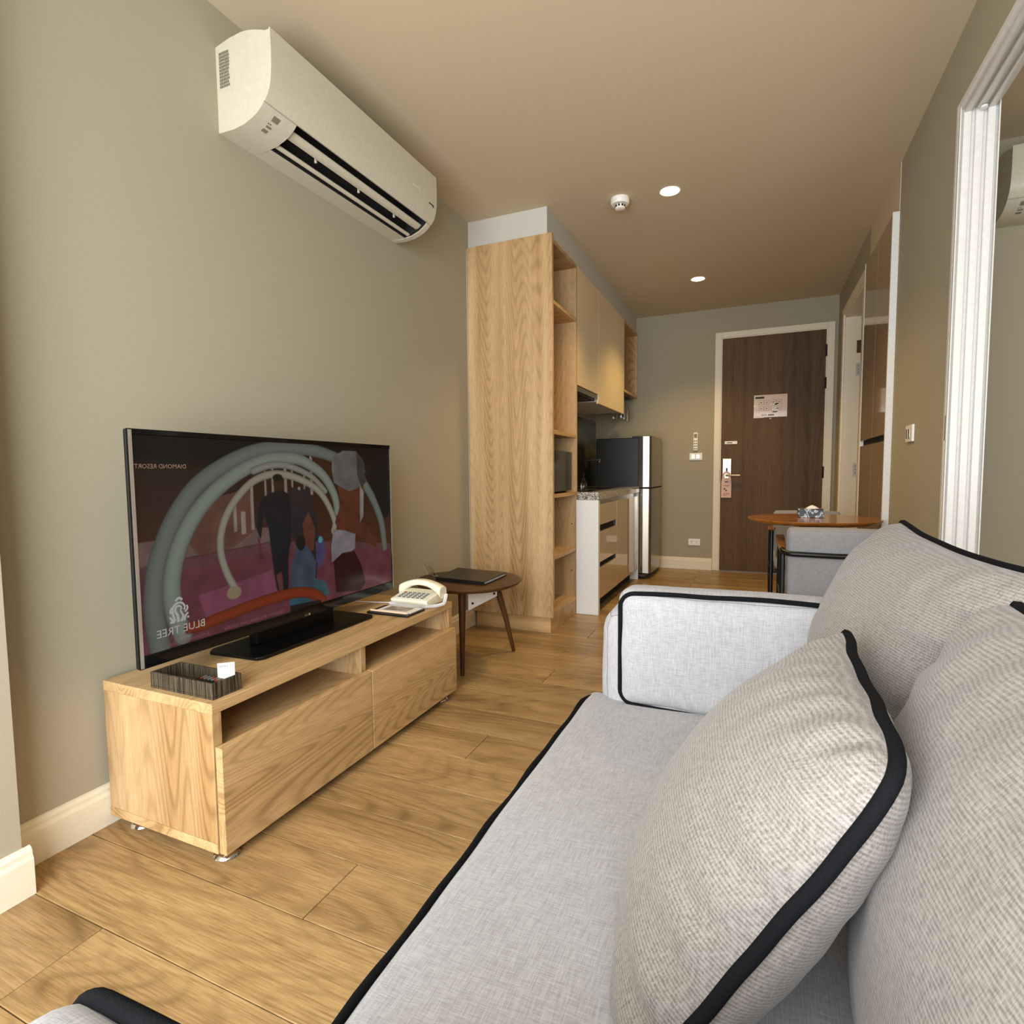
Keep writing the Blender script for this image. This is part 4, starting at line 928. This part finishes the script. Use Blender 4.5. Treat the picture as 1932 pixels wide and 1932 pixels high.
def dining_chair(label, loc, rz, group):
    t = thing('dining_chair', label, 'chair', (0, 0, 0), 0, group)
    h = .212; zb = .588
    L = lambda nm, mb, mt, **k: obj(nm, mb, M[mt], t, local=True, loc=(0, 0, 0), **k)
    for sx in (-1, 1):
        x_ = sx*h
        L('leg', MB().tube([(x_-sx*.006, -.02, .0008), (x_, .015, .30), (x_, .03, zb-.008)], .0115, 10), 'black_metal', smooth=True)
        L('leg', MB().tube([(x_, .46, .0008), (x_, .43, .30), (x_, .405, zb+.015)], .0115, 10), 'black_metal', smooth=True)
        arm = MB()
        for (ya_, za_, w_, th) in ((.07, zb+.004, .013, .012), (.14, zb+.010, .017, .011), (.28, zb+.018, .02, .010), (.40, zb+.026, .022, .010), (.44, zb+.028, .018, .009)):
            arm.v += [(x_-w_, ya_, za_-th), (x_+w_, ya_, za_-th), (x_+w_, ya_, za_+th), (x_-w_, ya_, za_+th)]
        arm.f = [(i*4+j, i*4+(j+1) % 4, (i+1)*4+(j+1) % 4, (i+1)*4+j) for i in range(4) for j in range(4)]+[(3,2,1,0), (16,17,18,19)]
        L('armrest', arm, 'table_wood', bevel=.004)
        L('side_rail', MB().tube([(x_, .012, .27), (x_, .435, .27)], .007, 8), 'black_metal', smooth=True)
        L('seat_bracket', MB().tube([(x_, .02, .355), (x_, .42, .355)], .009, 8), 'black_metal', smooth=True)
    arc = [(-h, .08, zb+.004), (-h, .02, zb), (-h+.012, -.008, zb-.004), (-h+.04, -.018, zb-.006), (0, -.022, zb-.008), (h-.04, -.018, zb-.006), (h-.012, -.008, zb-.004), (h, .02, zb), (h, .08, zb+.004)]
    L('back_rail', MB().tube([(p[0], p[1], p[2]) for p in arc], .0125, 12), 'black_metal', smooth=True)
    L('lower_rail', MB().tube([(-h, .0, .352), (h, .0, .352)], .010, 10), 'black_metal', smooth=True)
    L('front_rail', MB().tube([(-h, .42, .355), (h, .42, .355)], .009, 10), 'black_metal', smooth=True)
    q = Matrix.Rotation(math.radians(7), 4, 'X').to_quaternion()
    obj('backrest', MB().rbox(.392, .075, .33, .022, 8, (0, .008, .004)), M['grey_fabric'], t, smooth=True, local=True, loc=(0, .046, .536), rot=q)
    obj('seat', MB().rbox(.392, .42, .07, .025, 8, (0, 0, .012)), M['grey_fabric'], t, smooth=True, local=True, loc=(0, .245, .405))
    t.location = loc; t.rotation_euler = (0, 0, rz)
    return t
dining_chair('grey upholstered armchair with its back to the sofa', (1.985, 2.915, 0), 0, 'dining armchairs')
dining_chair('pale grey armchair on the door side of the dining table', (1.955, 4.19, 0), math.pi, 'dining armchairs')

# ------------------------------------------------------------------ sofa
so_ = thing('sofa', 'light grey linen sofa with black piping', 'sofa', (1.75, .715, 0))
obj('base_frame', MB().rbox(.84, 1.50, .20, .02, 8, c=(1.765, .715, .165)), M['linen_cool'], so_, smooth=True)
for x_, y_ in ((1.40, .03), (1.40, 1.40), (2.12, .03), (2.12, 1.40)):
    obj('foot', MB().lathe([(.0001, .0008), (.02, .0008), (.026, .0645), (.0001, .0645)], (x_, y_, 0), 16), M['walnut_v'], so_, smooth=True)
obj('back_frame', MB().rbox(.16, 1.51, .62, .045, 8, c=(2.115, .715, .40)), M['linen_cool'], so_, smooth=True)
for yc in (1.366, .066):
    obj('arm', MB().rbox(.86, .205, .59, .055, 12, (.008, .006, .008), .003, 2, c=(1.753, yc, .362)), M['linen_cool'], so_, smooth=True)
# seat cushion
sc_ = obj('seat_cushion', MB().rbox(.70, 1.205, .175, .026, 22, (.004, .004, .010), .0025, 1), M['linen_cool'], so_, smooth=True, loc=(1.635, .715, .3525))
pts = []
for i in range(40): pts.append((1.2885+.0015*math.sin(i*1.1), .15+i*(1.245-.15)/39, .432+.0015*math.sin(i*.7)))
for i in range(1, 9):
    a = math.pi/2*i/8; pts.append((1.2885+.07*(1-math.cos(a)), 1.245+.070*math.sin(a), .4325))
pts.append((1.40, 1.315, .4325))
obj('piping', MB().tube(pts, .0055, 8), M['piping'], sc_, smooth=True)
# arm cushions: boxed panels with piping round the inner face
def arm_cushion(yin, sgn, xs=1.370, zl=.436):
    w, h, d = .50, .268, .105
    c = (xs+w/2, yin+sgn*d/2, zl+h/2)
    q = Matrix.Rotation(math.radians(90), 4, 'X').to_quaternion()       # local xy = panel plane
    mbx = MB().rbox(w, h, d, .03, 16, (.002, .006, .010), .0055, 4)
    o = obj('arm_cushion', mbx, M['linen_cool'], so_, smooth=True, loc=c, rot=q)
    r = .032; hw, hh = w/2-.0015, h/2-.0015; P = []
    for (cx, cz, a0) in ((hw-r, hh-r, 0), (-hw+r, hh-r, 90), (-hw+r, -hh+r, 180), (hw-r, -hh+r, 270)):
        for i in range(7):
            a = math.radians(a0+15*i); P.append((cx+r*math.cos(a), cz+r*math.sin(a)))
    Q = []
    for i in range(len(P)):
        a, b = P[i], P[(i+1) % len(P)]; n_ = max(1, int(math.hypot(b[0]-a[0], b[1]-a[1])/.02))
        for k in range(n_): Q.append((a[0]+(b[0]-a[0])*k/n_, a[1]+(b[1]-a[1])*k/n_))
    zf = d/2*sgn*1.0
    T3 = []
    for (x_, y_) in Q:
        wv = noise.noise(Vector((x_*9, y_*9, 2.2+yin)))*.006
        px_ = .006*max(0, 1-(x_/hw)**2)*(1 if y_ > 0 else -1)*(abs(y_) > hh-.02)
        T3.append((x_*.985, y_*.965+px_+wv*.5*(abs(y_) > hh-.02), (d/2-.0075)))
    if sgn < 0: T3 = [(x_, y_, -z_) for x_, y_, z_ in T3]
    obj('piping', MB().tube([(x_*1.0, y_*1.0, z_) for x_, y_, z_ in T3], .0052, 8, True), M['piping'], o, smooth=True, local=True, loc=(0, 0, 0))
    return o
arm_cushion(1.247, 1); arm_cushion(.182, -1, 1.298, .422)

def soft_cushion(w, h, tf, tb, n=56, pinch=.05, wr=.004, seed=0, pw=.42, corner=.0):
    mbx = MB(); seam = []
    def xy(u, v_):
        k_ = 1-(corner if u > 0 else corner*.1)*(u*v_)**4
        return (w/2*u*(1-pinch*(1-v_*v_)*abs(u)**1.5)*k_, h/2*v_*(1-pinch*(1-u*u)*abs(v_)**1.5)*k_)
    def zz(u, v_, T):
        e = (max(0, 1-u*u)*max(0, 1-v_*v_)); base = T*e**pw
        nz = noise.noise(Vector((u*2.1+seed, v_*2.1, seed*1.7)))*.5+noise.noise(Vector((u*5+seed, v_*4, 3)))*.25
        d = 1-max(abs(u), abs(v_)); edge = math.exp(-d*5)*(1-math.exp(-d*40))
        s_ = v_ if abs(u) > abs(v_) else u
        pl = math.sin(s_*23+seed*2+3*noise.noise(Vector((s_*3, seed, 0))))
        return base*(1+.10*nz)+wr*pl*edge*(2.0 if T == tf else .5)
    idx = {}
    for side, T in ((1, tf), (-1, tb)):
        for i in range(n+1):
            for j in range(n+1):
                u = math.sin((i/n-.5)*math.pi); v_ = math.sin((j/n-.5)*math.pi)
                if i in (0, n) or j in (0, n):
                    if (i, j) in idx: idx[(side, i, j)] = idx[(i, j)]; continue
                    x_, y_ = xy(u, v_); z_ = wr*1.4*noise.noise(Vector((u*3+seed, v_*3, 7)))
                    idx[(i, j)] = idx[(side, i, j)] = len(mbx.v); mbx.v.append((x_, y_, z_))
                else:
                    x_, y_ = xy(u, v_); idx[(side, i, j)] = len(mbx.v); mbx.v.append((x_, y_, side*zz(u, v_, T)))
        for i in range(n):
            for j in range(n):
                f = [idx[(side, i, j)], idx[(side, i+1, j)], idx[(side, i+1, j+1)], idx[(side, i, j+1)]]
                if side < 0: f.reverse()
                mbx.f.append(tuple(f))
    loop = [(i, 0) for i in range(n)]+[(n, j) for j in range(n)]+[(i, n) for i in range(n, 0, -1)]+[(0, j) for j in range(n, 0, -1)]
    seam = [mbx.v[idx[q]] for q in loop]
    # drop crowded points at the corners
    out = [seam[0]]
    for p in seam[1:]:
        if (Vector(p)-Vector(out[-1])).length > .006: out.append(p)
    return mbx, out
def frame(ex, ey):
    ex = Vector(ex).normalized(); ey = Vector(ey); ey = (ey-ex*ey.dot(ex)).normalized(); ez = ex.cross(ey)
    return Matrix((ex, ey, ez)).transposed().to_quaternion()
# two back cushions leaning on the back frame (front faces the room)
for (yc, wd_, xo, ht, zc_, tf_, seed) in ((1.055, .70, -.012, .43, .650, .150, 1), (.435, .66, -.044, .42, .626, .124, 4)):
    q = frame((0, -1, 0), (.21, 0, 1.0))
    mbx, seam = soft_cushion(wd_, ht, tf_, .085, 56, .065 if seed == 1 else .035, .004, seed, .40)
    o = obj('back_cushion', mbx, M['linen_warm'], so_, smooth=True, loc=(1.905+xo, yc, zc_), rot=q)
    obj('piping', MB().tube(seam, .0068, 8, True), M['piping'], o, smooth=True, local=True, loc=(0, 0, 0))
# throw pillow
A_, B_, C_ = Vector((1.765, .85, .758)), Vector((1.756, .45, .772)), Vector((1.556, .40, .432))
q = frame(B_-A_, B_-C_)
mbx, seam = soft_cushion(.40, .405, .100, .078, 64, .05, .0035, 9, .50, .11)
tp = thing('throw_pillow', 'ribbed grey throw pillow with black piping leaning on the sofa', 'pillow', tuple((A_+C_)/2))
pc = obj('cover', mbx, M['linen_rib'], tp, smooth=True, loc=tuple((A_+C_)/2), rot=q)
obj('piping', MB().tube(seam, .0062, 8, True), M['piping'], pc, smooth=True, local=True, loc=(0, 0, 0))
